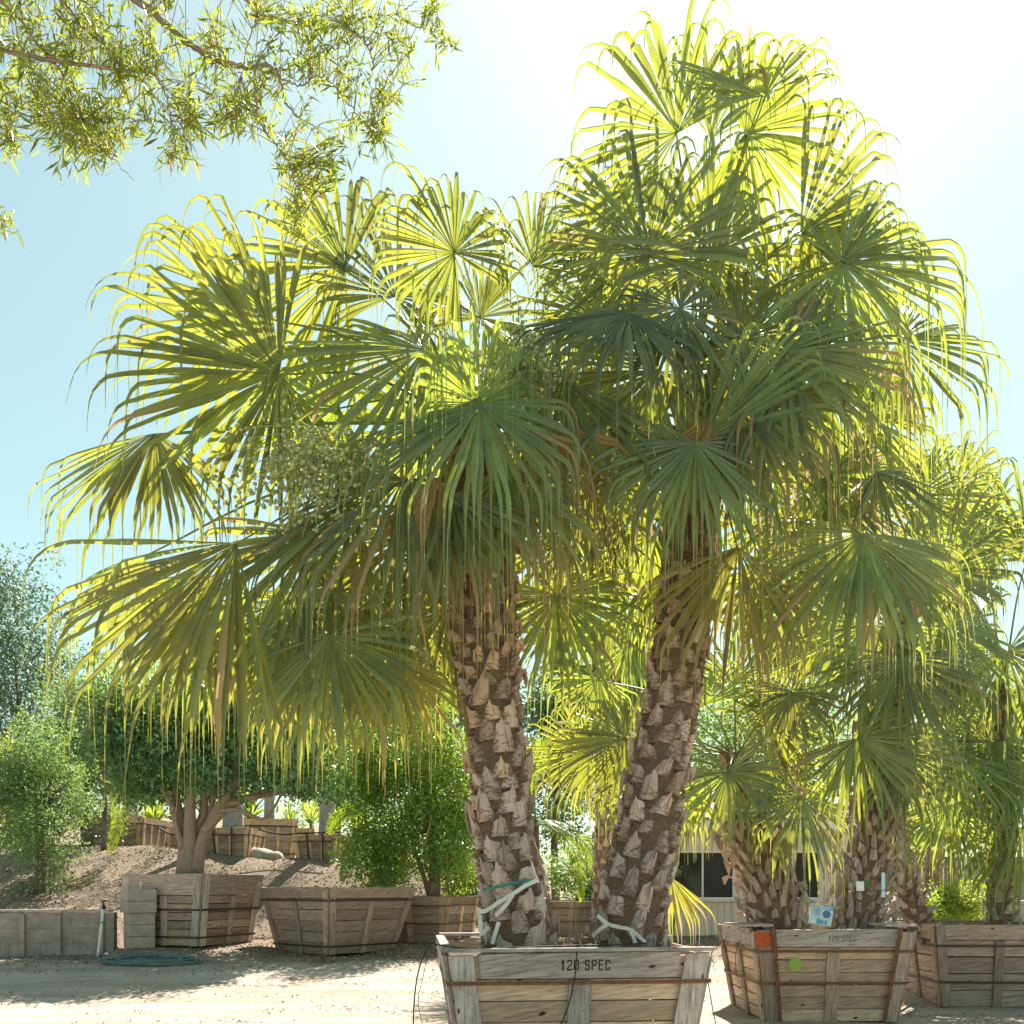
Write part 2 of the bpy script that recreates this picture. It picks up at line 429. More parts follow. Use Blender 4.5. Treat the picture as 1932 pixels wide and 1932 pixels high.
def scatter_flakes(n, xr, yr, lo, hi, asp, lift=.012, tilt=.5, seed=1, dens=None):
    r = np.random.default_rng(seed)
    x = r.uniform(*xr, n); y = r.uniform(*yr, n)
    if dens is not None:
        k = r.random(n) < dens(x, y); x = x[k]; y = y[k]; n = len(x)
    z = terr(x, y) + lift
    c = np.stack([x, y, z], 1)
    th = r.uniform(0, 2 * np.pi, n)
    d = np.stack([np.cos(th), np.sin(th), r.normal(0, tilt, n)], 1); d = nrm(d)
    u = nrm(np.cross(d, nrm(np.stack([r.normal(0, tilt, n), r.normal(0, tilt, n), np.ones(n)], 1))))
    L = r.uniform(lo, hi, n)[:, None]; w_ = L * asp
    V = np.stack([c - d * L, c - u * w_, c + d * L, c + u * w_], 1).reshape(-1, 3)
    Q = np.arange(n * 4).reshape(-1, 4)
    A = np.repeat(np.stack([r.random(n), np.zeros(n), np.zeros(n)], 1), 4, 0)
    return V, Q, A


g = G()
V, Q, A = scatter_flakes(26000, (-16, 8), (21.2, 34), .02, .06, .45, seed=3, dens=lambda x, y: np.clip((y - 21.2) / 3, .08, 1) * np.where(x > 0, .5, 1))
g.add(V, Q, A=A)
tag(g.build('mulch', M['chip']), 'loose grey brown wood chips over the slope and under the boxes', 'mulch', kind='stuff')
g = G()
cl = np.random.default_rng(5)
cx = cl.uniform(-12, 9, 60); cy = cl.uniform(14, 23, 60)
V, Q, A = scatter_flakes(22000, (-14, 9), (12, 23.5), .015, .05, .32, seed=4,
                         dens=lambda x, y: .05 + .8 * np.exp(-np.min(((x[:, None] - cx) / .9) ** 2 + ((y[:, None] - cy) / .22) ** 2, 1)))
g.add(V, Q, A=A)
tag(g.build('leaf_litter', M['litter']), 'small dead brown leaves strewn over the pale dirt yard', 'leaf litter', kind='stuff')


# ------------------------------------------------------------------ wooden tree boxes
def glyphs(g, text, H, place, mat=0):
    """stencil capitals made of bars; place(x, y) -> world"""
    S = .17
    def bar(x0, y0, x1, y1):
        return (x0, y0, x1, y1)
    D = {'1': [(.36, 0, .62, 1), (.18, .72, .36, .88)],
         '2': [(.05, .72, .24, .9), (.14, .86, .66, 1), (.62, .58, .8, .92), (.42, .42, .66, .6), (.2, .26, .44, .44), (.05, .1, .26, .28), (.05, 0, .8, .14)],
         '0': [(.05, .1, .25, .9), (.12, .86, .38, 1), (.12, 0, .38, .14), (.6, .1, .8, .9), (.47, .86, .73, 1), (.47, 0, .73, .14)],
         'S': [(.12, .86, .7, 1), (.05, .56, .25, .9), (.14, .44, .7, .58), (.6, .1, .8, .46), (.12, 0, .7, .14), (.6, .72, .8, .88), (.05, .12, .25, .27)],
         'P': [(.05, 0, .25, 1), (.31, .86, .7, 1), (.6, .52, .8, .9), (.31, .42, .7, .56)],
         'E': [(.05, 0, .25, 1), (.31, .86, .75, 1), (.31, .43, .65, .57), (.31, 0, .75, .14)],
         'C': [(.05, .1, .25, .9), (.12, .86, .7, 1), (.12, 0, .7, .14), (.6, .68, .8, .88), (.6, .12, .8, .3)],
         'A': [(.05, 0, .25, .86), (.6, 0, .8, .86), (.15, .82, .7, 1), (.25, .35, .6, .49)],
         'L': [(.05, 0, .25, 1), (.25, 0, .75, .15)],
         '!': [(.3, .3, .5, 1), (.3, 0, .5, .18)],
         'F': [(.05, 0, .25, 1), (.25, .86, .75, 1), (.25, .45, .65, .58)],
         'R': [(.05, 0, .25, 1), (.25, .86, .7, 1), (.6, .5, .8, .9), (.25, .42, .7, .56), (.55, 0, .75, .42)]}
    x = 0; wd = .62 * H
    for ch in text:
        if ch != ' ':
            for (a, b, c, d) in D[ch]:
                g.add([place(x + a * wd, b * H), place(x + c * wd, b * H), place(x + c * wd, d * H), place(x + a * wd, d * H)], [(0, 1, 2, 3)], mat=mat)
        x += wd * (1.02 if ch != ' ' else .6)
    return x


def tree_box(label, center, s, sb, h, yaw=0, woods=('wood_tan', 'wood_grey', 'wood_grey'), planks=5, bands=(.74, .4),
             cleats=(-.93, 0, .93), cw=.2, vbands=(), rim=.2, rim_span=.86, group=None, steel='rust', soil=True, top_plank=(), bevel=0,
             lean=(0, 0), seed=0, lip=(), cleat_full=True):
    rnd = random.Random(seed)
    root = empty('tree_box', center, yaw, label, 'tree box', group)
    pl, cl_, rm = (M[k] for k in woods)

    def fp(i, u, v, out):
        hw = (sb + (s - sb) * v) / 2
        x, y, z = u * hw, -hw - out, h * v
        c, s_ = [(1, 0), (0, 1), (-1, 0), (0, -1)][i]
        return A3(x * c - y * s_ + lean[0] * v, x * s_ + y * c + lean[1] * v, z)

    def nface(i):
        a, b, c = fp(i, -1, 0, 0), fp(i, 1, 0, 0), fp(i, 1, 1, 0)
        return nrm(np.cross(b - a, c - a))
    vtop = 1 - rim
    for i in range(4):
        n = nface(i); g = G()
        for k in range(planks):
            v0 = vtop * k / planks + .004; v1 = vtop * (k + 1) / planks - .005
            o = rnd.uniform(-.006, .006)
            g_ = [rnd.uniform(-.005, .004) for _ in range(4)]
            prism(g, [fp(i, -1, v0 + g_[0], o), fp(i, 1, v0 + g_[1], o), fp(i, 1, v1 + g_[2], o), fp(i, -1, v1 + g_[3], o)], n, .032, rnd.random())
        prism(g, [fp(i, -1, vtop + .002, 0), fp(i, 1, vtop + .002, 0), fp(i, 1, .965, 0), fp(i, -1, .965, 0)], n, .032, rnd.random())
        side = g.build('side_panel', pl, root, bevel=bevel)
        g = G()
        prism(g, [fp(i, -rim_span, vtop + .004, .05), fp(i, rim_span, vtop + .004, .05), fp(i, rim_span, .995, .05 + rnd.uniform(-.005, .008)), fp(i, -rim_span, .985, .05)], n, .045, rnd.random())
        g.build('rim_board', rm, side, bevel=bevel)
        for u in cleats:
            g = G(); hw = s / 2; du = cw / 2 / hw; end = abs(u) > .8
            top = (.975 + rnd.uniform(-.02, .01)) if end else vtop - .012
            if not cleat_full and end: top = 1.0
            uu = u + rnd.uniform(-.012, .012); u2 = uu
            k = s / sb
            ob = .055 if end else .047
            prism(g, [fp(i, uu - du * k * .95, 0.0, ob), fp(i, uu + du * k * .95, 0.0, ob), fp(i, u2 + du, top, ob), fp(i, u2 - du, top + rnd.uniform(-.01, .01), ob)], n, .045, rnd.random())
            if bevel:
                pn, px_ = fp(i, uu, 0, ob), nrm(fp(i, 1, .5, 0) - fp(i, -1, .5, 0)); pu = nrm(fp(i, uu, 1, 0) - fp(i, uu, 0, 0))
                for kq in range(planks):
                    for sg in (-.05, .05):
                        q = fp(i, uu, min(top, vtop * (kq + .5) / planks), ob + .0015) + px_ * (sg + rnd.uniform(-.01, .01)) + pu * rnd.uniform(-.04, .04)
                        a5 = [q + (px_ * math.cos(a) + pu * math.sin(a)) * .0075 for a in (0, 1.05, 2.1, 3.15, 4.2, 5.25)]
                        g.add(a5, [(0, 1, 2, 3), (0, 3, 4, 5)], mat=1)
            g.build('cleat', [cl_, M['dark_steel']], side, bevel=bevel)
    for vb in bands:
        g = G(); bw = .028
        for i in range(4):
            prism(g, [fp(i, -1.035, vb - bw / 2, .075), fp(i, 1.035, vb - bw / 2, .075), fp(i, 1.035, vb + bw / 2, .075), fp(i, -1.035, vb + bw / 2, .075)], nface(i), .006, rnd.random())
        g.build('metal_band', M[steel], root)
    for u in vbands:
        du = .035 / (s / 2)
        for i in (0, 2):
            g = G()
            prism(g, [fp(i, u - du, 0, .11), fp(i, u + du, 0, .11), fp(i, u + du, 1.01, .11), fp(i, u - du, 1.01, .11)], nface(i), .01, rnd.random())
            g.build('vertical_band', M[steel], root)
    for (i, u0, u1, t0, t1, zz) in lip:           # loose boards lying on the rim
        g = G(); p = [fp(i, u0, 1.0, t0), fp(i, u1, 1.0, t0), fp(i, u1, 1.0, t1), fp(i, u0, 1.0, t1)]
        p = [q + A3(0, 0, zz + .04) for q in p]
        prism(g, p, A3(0, 0, 1), .04, rnd.random()); g.build('top_board', rm, root, bevel=bevel)
    if soil:
        g = G(); m_ = 10; uu = np.linspace(-1, 1, m_); hw = (sb + (s - sb) * .9) / 2
        X, Y = np.meshgrid(uu * hw * .99, uu * hw * .99, indexing='ij')
        Z = h * .9 + .05 * np.sin(X * 5 + seed) * np.cos(Y * 4) + .06 * np.exp(-(X ** 2 + Y ** 2))
        V = np.stack([X + lean[0] * .9, Y + lean[1] * .9, Z], -1).reshape(-1, 3)
        i_ = np.arange(m_ - 1)[:, None] * m_; j_ = np.arange(m_ - 1)[None]
        g.add(V, np.stack([i_ + j_, i_ + m_ + j_, i_ + m_ + j_ + 1, i_ + j_ + 1], -1).reshape(-1, 4)); g.build('soil', M['soil'], root, smooth=True)
    # floor closes the box
    g = G(); box(g, (0, 0, .03), (sb * .98, sb * .98, .05)); g.build('floor_board', pl, root)
    return root, fp, nface


def near_corner(px, Y, s, a):                      # box centre from its near corner seen at px, rotated by a
    C = A3((px - HX) / F * Y, Y)
    u = A3(-math.cos(a), math.sin(a)); v = A3(math.sin(a), math.cos(a))
    return C + u * s / 2 + v * s / 2, -a


# front box with the big double palm
YAW1 = R(6); S1 = 2.95; H1 = 1.54
cxy = A3(.60, 11.9)
boxA, fpA, nA = tree_box('large nearest plank box stencilled in black under the two thick palm trunks', (cxy[0], cxy[1], 0), S1, 2.48, H1, YAW1,
                         woods=('wood_tan', 'wood_grey', 'wood_grey'), planks=5, bands=(.775, .35), cleats=(-.9, 0, .9), cw=.27, rim=.2, rim_span=.77,
                         lip=((0, -1.02, 1.03, .09, -.04, .0), (2, .62, 1.0, .06, -.09, .03), (2, -1.0, -.78, .06, -.09, .03), (3, -.98, .98, .05, -.06, .0)), bevel=.006, seed=11,
                         group='wooden tree boxes of the nursery')


def letter_on(root, fp, nf, u0, v0, Hh, text, m_, off):
    g = G(); o = fp(0, u0, v0, off); ux = nrm(fp(0, 1, v0, off) - fp(0, -1, v0, off)); up = nrm(fp(0, 0, 1, off) - fp(0, 0, 0, off))
    glyphs(g, text, Hh, lambda x, y: o + ux * x + up * y)
    g.build('lettering', m_, root)


letter_on(boxA, fpA, nA, -.16, .862, .122, '120 SPEC', M['ink'], .0545)

S2 = 2.62
boxB, fpB, nB = tree_box('tan plank box marked with a lime green paint dot, holding the blue sale sign', (5.32, 15.5 + S2 / 2, .0), S2, 2.16, 1.57, R(.5),
                         woods=('wood_tan', 'wood_brown', 'wood_grey'), planks=6, bands=(.76, .42), cleats=(-.92, 0, .92), cw=.22, rim=.2, rim_span=.8, vbands=(-.80, .80),
                         lip=((0, -1.25, -.78, .04, -.9, .03), (0, .62, 1.02, .06, -.7, .03)), bevel=.005, seed=5, group='wooden tree boxes of the nursery')
letter_on(boxB, fpB, nB, -.1, .865, .10, '120 SPEC', M['faded_ink'], .0545)
g = G()
o = fpB(0, -.52, .62, .012); ux = nrm(fpB(0, 1, .6, 0) - fpB(0, -1, .6, 0)); up = nrm(fpB(0, 0, 1, 0) - fpB(0, 0, 0, 0))
th = np.linspace(0, 2 * np.pi, 29)[:-1]
ring = np.array([o + ux * .118 * math.cos(a) + up * .118 * math.sin(a) for a in th]); g.add(np.vstack([o, ring]), T=[(0, k + 1, (k + 1) % 28 + 1) for k in range(28)])
g.build('paint_dot', M['green_paint'], boxB)
g = G()
for u in (-.93,):
    du = .1 if u < 0 else .05
    g.add([fpB(0, u - du, .8, .0585), fpB(0, u + du, .8, .0585), fpB(0, u + du, .966, .0585), fpB(0, u - du, .966, .0585)], [(0, 1, 2, 3)])
g.build('paint_patch', M['orange_paint'], boxB)

S3 = 2.35
boxC, fpC, nC = tree_box('worn grey brown plank box at the right edge holding dark leaning trunks', ((1838 - HX) / F * 18.4, 17.3 + S3 / 2, 0.02), S3, 1.95, 1.55, R(-3),
                         woods=('wood_mix', 'wood_brown', 'wood_brown'), planks=4, bands=(.74, .3), cleats=(-.93, 0, .93), cw=.17, rim=.19, rim_span=1.0, bevel=.005, seed=9, steel='dark_steel',
                         group='wooden tree boxes of the nursery')

# left row
c, a = near_corner(376, 23.5, 2.5, R(20))
boxD, *_ = tree_box('weathered grey box under the domed ficus, beside the concrete pillar', (c[0], c[1], .76), 2.5, 2.2, 1.84, a, woods=('wood_brown', 'wood_grey', 'wood_mix'),
                    planks=6, bands=(.5, .12), cleats=(-.9, .05, .9), cw=.2, rim=.3, rim_span=1.0, seed=21, steel='dark_steel', lean=(.1, 0), group='wooden tree boxes of the nursery')
c, a = near_corner(615, 23.0, 2.9, R(41))
boxE, *_ = tree_box('tilted empty brown box with sharply sloping sides, right of the ficus box', (c[0], c[1], .56), 2.9, 2.15, 1.70, a, woods=('wood_brown', 'wood_brown', 'wood_brown'),
                    planks=5, bands=(.8, .12), cleats=(-.93, 0, .93), cw=.17, rim=.17, rim_span=.95, seed=22, steel='wood_grey' if False else 'dark_steel', lean=(.12, .0), group='wooden tree boxes of the nursery')
c, a = near_corner(842, 26.0, 2.3, R(20))
boxF, *_ = tree_box('brown box under the leafy round bush tree, left of the thick trunks', (c[0], c[1], .68), 2.3, 2.0, 1.32, a, woods=('wood_mix', 'wood_tan', 'wood_brown'),
                    planks=4, bands=(.8, .42), cleats=(-.93, 0, .93), cw=.17, rim=.2, rim_span=1.0, seed=23, group='wooden tree boxes of the nursery')
c, a = near_corner(1085, 29.0, 2.5, R(35))
boxG, *_ = tree_box('brown box seen in the gap between the two thick palm trunks', (c[0], c[1], .72), 2.5, 2.2, 1.1, a, woods=('wood_brown', 'wood_brown', 'wood_brown'),
                    planks=4, bands=(.8, .42), cleats=(-.93, 0, .93), cw=.17, rim=.2, rim_span=1.0, seed=24, group='wooden tree boxes of the nursery')

UP = [  # px centre, y top, y bottom, Y front, size, bottom size, yaw, label
    (240, 1541, 1608, 34.0, 2.15, 1.9, R(-3), 'leftmost upper terrace box with one bare sloping cleat'),
    (322, 1552, 1606, 36.6, 1.7, 1.5, R(0), 'box wrapped in torn orange netting, behind the ficus trunk'),
    (438, 1561, 1633, 32.6, 1.85, 1.55, R(-2), 'terrace box strapped with two dark vertical bands, right of the ficus trunk'),
    (508, 1544, 1618, 37.0, 2.0, 1.75, R(18), 'terrace box standing behind the lying palm log'),
    (556, 1562, 1612, 40.0, 1.6, 1.4, R(10), 'small far tan box between the log and the smooth grey trunk'),
    (616, 1574, 1641, 33.0, 1.75, 1.4, R(-14), 'terrace box holding the smooth grey trunk, right end of its row'),
]
terr_boxes = []
for k, (px, yt, yb, Yf, s, sb, yw, lab) in enumerate(UP):
    z0 = EYE - (yb - HY) / F * Yf; z1 = EYE - (yt - HY) / F * Yf
    X = (px - HX) / F * Yf; Yc = Yf + s / 2
    r_, f_, n_ = tree_box(lab, (X * Yc / Yf, Yc, z0), s, sb, z1 - z0, yw, woods=('wood_brown', 'wood_tan', 'wood_tan'), planks=4, bands=(.8, .1) if k != 1 else (.1,), cleats=(-.9, -.3, .3, .9), cw=.13,
                          rim=.18, rim_span=1.0, seed=40 + k, steel='dark_steel', vbands=(-.35, .35) if k in (2, 5) else (), group='boxes on the upper terrace')
    terr_boxes.append((X * Yc / Yf, Yc, z0, z1))
    if k == 1:
        g = G(); nf = n_(0)
        for q in range(9):
            u = -.8 + .08 * q; prism(g, [f_(0, u, .15, .1), f_(0, u + .03, .15, .1), f_(0, u + .03, .8, .1), f_(0, u, .8, .1)], nf, .004)
        for q in range(8):
            v = .15 + .09 * q; prism(g, [f_(0, -.8, v, .106), f_(0, -.13, v, .106), f_(0, -.13, v + .02, .106), f_(0, -.8, v + .02, .106)], nf, .004)
        g.build('netting', M['orange_net'], r_)


# ------------------------------------------------------------------ block wall, pillar, pipe, hose
def block_wall():
    root = empty('block_wall', P(90, 1800, 23.8) * A3(1, 1, 0) + A3(0, 0, .42), 0, 'low grey block retaining wall at the left edge under the bushes', 'wall')
    ox, oy = root.location.x, root.location.y
    g = G(); x0 = -16 - ox; x1 = (212 - HX) / F * 23.7 - ox; z = 0; row = 0
    for row in range(3):
        x = x0 + (.5 if row % 2 else 0)
        while x < x1 - .05:
            L = min(rng.uniform(.8, 1.3), x1 - x)
            o = rng.uniform(-.004, .004)
            box(g, (x + L / 2, .1 + o, row * .4 + .195), (L - .004, .2, .394), rnd=.5); x += L
    g.build('block_courses', M['block'], root, bevel=.006)
    g = G(); box(g, ((x0 + x1) / 2, .105, .59), (x1 - x0 - .02, .165, 1.16)); g.build('mortar_core', M['mortar'], root)
    for px in (36, 105, 186):
        g = G(); x = (px - HX) / F * 23.6 - ox; box(g, (x, -.04, .58), (.13, .075, 1.15)); g.build('pilaster', M['block'], root, bevel=.006)
    g = G(); x = x0
    while x < x1 - .3:
        L = rng.uniform(.7, 1.3); L = min(L, x1 - x); box(g, (x + L / 2, .1, 1.235), (L - .01, .27, .055), rng.normal(0, .012)); x += L
    g.build('coping', M['block_light'], root, bevel=.006)


block_wall()


def pillar():
    p = P(247, 1808, 23.3); base = A3(p[0], 23.75, .43)
    root = empty('block_pillar', base, R(38), 'square light concrete block pillar ending the retaining wall', 'pillar')
    g = G()
    for k in range(6):
        z = .0; big = k >= 4
        s = .70 if big else .60
        box(g, (0 if big else .03, 0, .145 + k * .295), (s, s, .287), rnd=rng.random())
    g.build('block_courses', M['block_light'], root, bevel=.008)
    g = G(); box(g, (.03, 0, .88), (.46, .46, 1.7)); g.build('mortar_core', M['mortar'], root)
    g = G(); tube(g, [(0.05, 0, 1.7), (.065, 0, 1.76 + .22)], [.022], 8); g.build('pipe_stub', M['pvc'], root, smooth=True)


pillar()
g = G(); tube(g, smooth_path([P(184, 1808, 23.2), P(190, 1760, 23.25), P(195, 1712, 23.3)], 8), [.034], 10)
pp = empty('standpipe', P(184, 1808, 23.2), 0, 'thin white upright water pipe leaning in front of the block wall', 'pipe')
pl_ = pp.location


def rel(o, parent):
    o.parent = parent; o.matrix_parent_inverse = parent.matrix_world.inverted()
    return o


def build_rel(g, name, m_, root, **kw):             # world-space geometry put under an (unrotated) root
    off = np.array(root.location)
    g.V = [v - off for v in g.V]
    return g.build(name, m_, root, **kw)


build_rel(g, 'pipe', M['pvc'], pp, smooth=True)
g = G(); q = P(195.5, 1711, 23.3)
tube(g, [q - A3(0, 0, .06), q + A3(0, 0, .03)], [.045], 10); tube(g, [q + A3(0, 0, .03), q + A3(0, 0, .13)], [.022], 8)
tube(g, [q + A3(-.06, 0, .14), q + A3(.07, 0, .15)], [.02], 8)
build_rel(g, 'tap', M['dark_steel'], pp, smooth=True)
g = G(); q = P(191, 1741, 23.24); tube(g, [q + A3(-.09, .04, 0), q + A3(.06, .02, .01)], [.045], 8, flat=.4); build_rel(g, 'tag', M['lime_leaf'], pp)

root = empty('garden_hose', P(285, 1815, 22.4), 0, 'green hose lying in a flattened coil below the pillar', 'hose')
g = G(); pts = []
for k in range(7 * 24):
    a_ = k / 24 * 2 * np.pi; r0 = 1 + .12 * math.sin(a_ * .37 + 1) - .02 * (k / 24)
    x = (283 - HX) / F * 22.2 + 1.05 * r0 * math.cos(a_) + .25 * math.sin(k * .043); y = 22.2 + .42 * r0 * math.sin(a_) + .1 * math.cos(k * .06)
    pts.append((x, y, terr(x, y) + .03 + .012 * (k / 24) + .01 * math.sin(k)))
for (x, y) in ((-9.9, 22.6), (-10.0, 22.9), (-9.95, 23.1)): pts.append((x, y, terr(x, y) + .04))
tube(g, smooth_path(pts, 420), [.022], 6); build_rel(g, 'coil', M['hose'], root, smooth=True)
g = G(); x, y = -9.9, 22.9; tube(g, [(x, y, terr(x, y) + .04), (x + .1, y - .16, terr(x, y) + .05)], [.03], 8); build_rel(g, 'nozzle', M['pvc'], root)

# log on the terrace
g = G(); pa, pb = P(470, 1616, 33.2), P(526, 1622, 32.6)
pth = smooth_path([pa, (pa + pb) / 2 + A3(0, 0, .02), pb], 12)
tube(g, pth, [.30, .33, .31, .25, .27], 14, noise=.05)
lg = tag(g.build('palm_log', M['rock'], smooth=True), 'short pale sawn palm log lying beside the terrace boxes', 'log')


# ------------------------------------------------------------------ building
def building():
    Yb = 30.0; x0 = (1215 - HX) / F * Yb; x1 = (1661 - HX) / F * Yb; zg = EYE - (1768 - HY) / F * Yb; zt = EYE - (1566 - HY) / F * Yb
    root = empty('site_office', ((x0 + x1) / 2, Yb, zg), 0, 'low cream building with sliding windows behind the right palms', 'building')
    ox, oy, oz = root.location
    W_ = x1 - x0; H = zt - zg; D = 6
    wins = [((1272 - HX) / F * Yb - ox, (1382 - HX) / F * Yb - ox), ((1450 - HX) / F * Yb - ox, (1543 - HX) / F * Yb - ox)]
    wz0 = EYE - (1693 - HY) / F * Yb - oz; wz1 = EYE - (1609 - HY) / F * Yb - oz
    g = G(); pitch = .2

    def strip(xa, xb, za, zb):
        x = xa
        while x < xb - .001:
            e = min(xb, x + pitch)
            prism(g, [(x + .008, 0, za), (e - .008, 0, za), (e - .008, 0, zb), (x + .008, 0, zb)], (0, -1, 0), .05); x = e
    L, Rr = -W_ / 2, W_ / 2
    strip(L, wins[0][0], 0, H)
    strip(wins[0][1], wins[1][0], 0, H); strip(wins[1][1], Rr, 0, H)
    for a_, b_ in wins: strip(a_, b_, 0, wz0); strip(a_, b_, wz1, H)
    # back panel in the grooves, side and rear walls
    g2 = G()
    for (xa, xb, za, zb) in [(L, wins[0][0], 0, H), (wins[0][1], wins[1][0], 0, H), (wins[1][1], Rr, 0, H)] + [(a_, b_, 0, wz0) for a_, b_ in wins] + [(a_, b_, wz1, H) for a_, b_ in wins]:
        prism(g2, [(xa, .035, za), (xb, .035, za), (xb, .035, zb), (xa, .035, zb)], (0, -1, 0), .1)
    box(g2, (L + .06, D / 2 + .1, H / 2), (.12, D - .05, H)); box(g2, (Rr - .06, D / 2 + .1, H / 2), (.12, D - .05, H)); box(g2, (0, D + .06, H / 2), (W_, .12, H))
    w_ = g.build('wall', M['paint'], root); g2.build('wall_backing', M['paint'], w_)
    for (a_, b_) in wins:
        g = G(); fw = .07
        for q in ([a_ - fw, wz0 - fw, b_ + fw, wz0], [a_ - fw, wz1, b_ + fw, wz1 + fw], [a_ - fw, wz0, a_, wz1], [b_, wz0, b_ + fw, wz1]):
            prism(g, [(q[0], -.03, q[1]), (q[2], -.03, q[1]), (q[2], -.03, q[3]), (q[0], -.03, q[3])], (0, -1, 0), .13)
        fr = g.build('window', M['trim'], root, bevel=.004); mid = (a_ + b_) / 2 - .05
        g = G(); prism(g, [(a_, .045, wz0), (mid, .045, wz0), (mid, .045, wz1), (a_, .045, wz1)], (0, -1, 0), .01); g.build('pane', M['glass'], fr)
        g = G(); prism(g, [(mid + .06, .035, wz0), (b_, .035, wz0), (b_, .035, wz1), (mid + .06, .035, wz1)], (0, -1, 0), .01); g.build('insect_screen', M['screen'], fr)
        g = G(); prism(g, [(mid, -.0, wz0), (mid + .06, -.0, wz0), (mid + .06, -.0, wz1), (mid, -.0, wz1)], (0, -1, 0), .04); g.build('mullion', M['trim'], fr)
        g = G(); box(g, ((a_ + b_) / 2, -.06, wz0 - .1), (b_ - a_ + .24, .14, .05)); g.build('sill', M['trim'], fr, bevel=.004)
    g = G(); box(g, (0, -.62, H + .16), (W_ + 1.2, .05, .34)); g.build('fascia', M['trim'], root)
    g = G(); box(g, (0, -.28, H + .012), (W_ + 1.1, .62, .02)); g.build('soffit', M['trim'], root)
    g = G(); a_ = W_ / 2 + .65
    prism(g, [(-a_, -.72, H + .36), (a_, -.72, H + .36), (a_, D / 2, H + 1.15), (-a_, D / 2, H + 1.15)], (0, -.25, 1), .09)
    prism(g, [(-a_, D / 2, H + 1.15), (a_, D / 2, H + 1.15), (a_, D + .7, H + .3), (-a_, D + .7, H + .3)], (0, .25, 1), .09)
    g.build('roof', M['roof'], root)
    for sgn in (1, ):
        g = G(); box(g, (Rr + .5, -.45, H / 2), (.13, .13, H)); g.build('porch_post', M['trim'], root)
    g = G(); x = (1585 - HX) / F * Yb - ox; tube(g, smooth_path([(x, -.09, .0), (x, -.09, H * .9)], 4), [.045], 8); g.build('downpipe', M['trim'], root, smooth=True)


building()


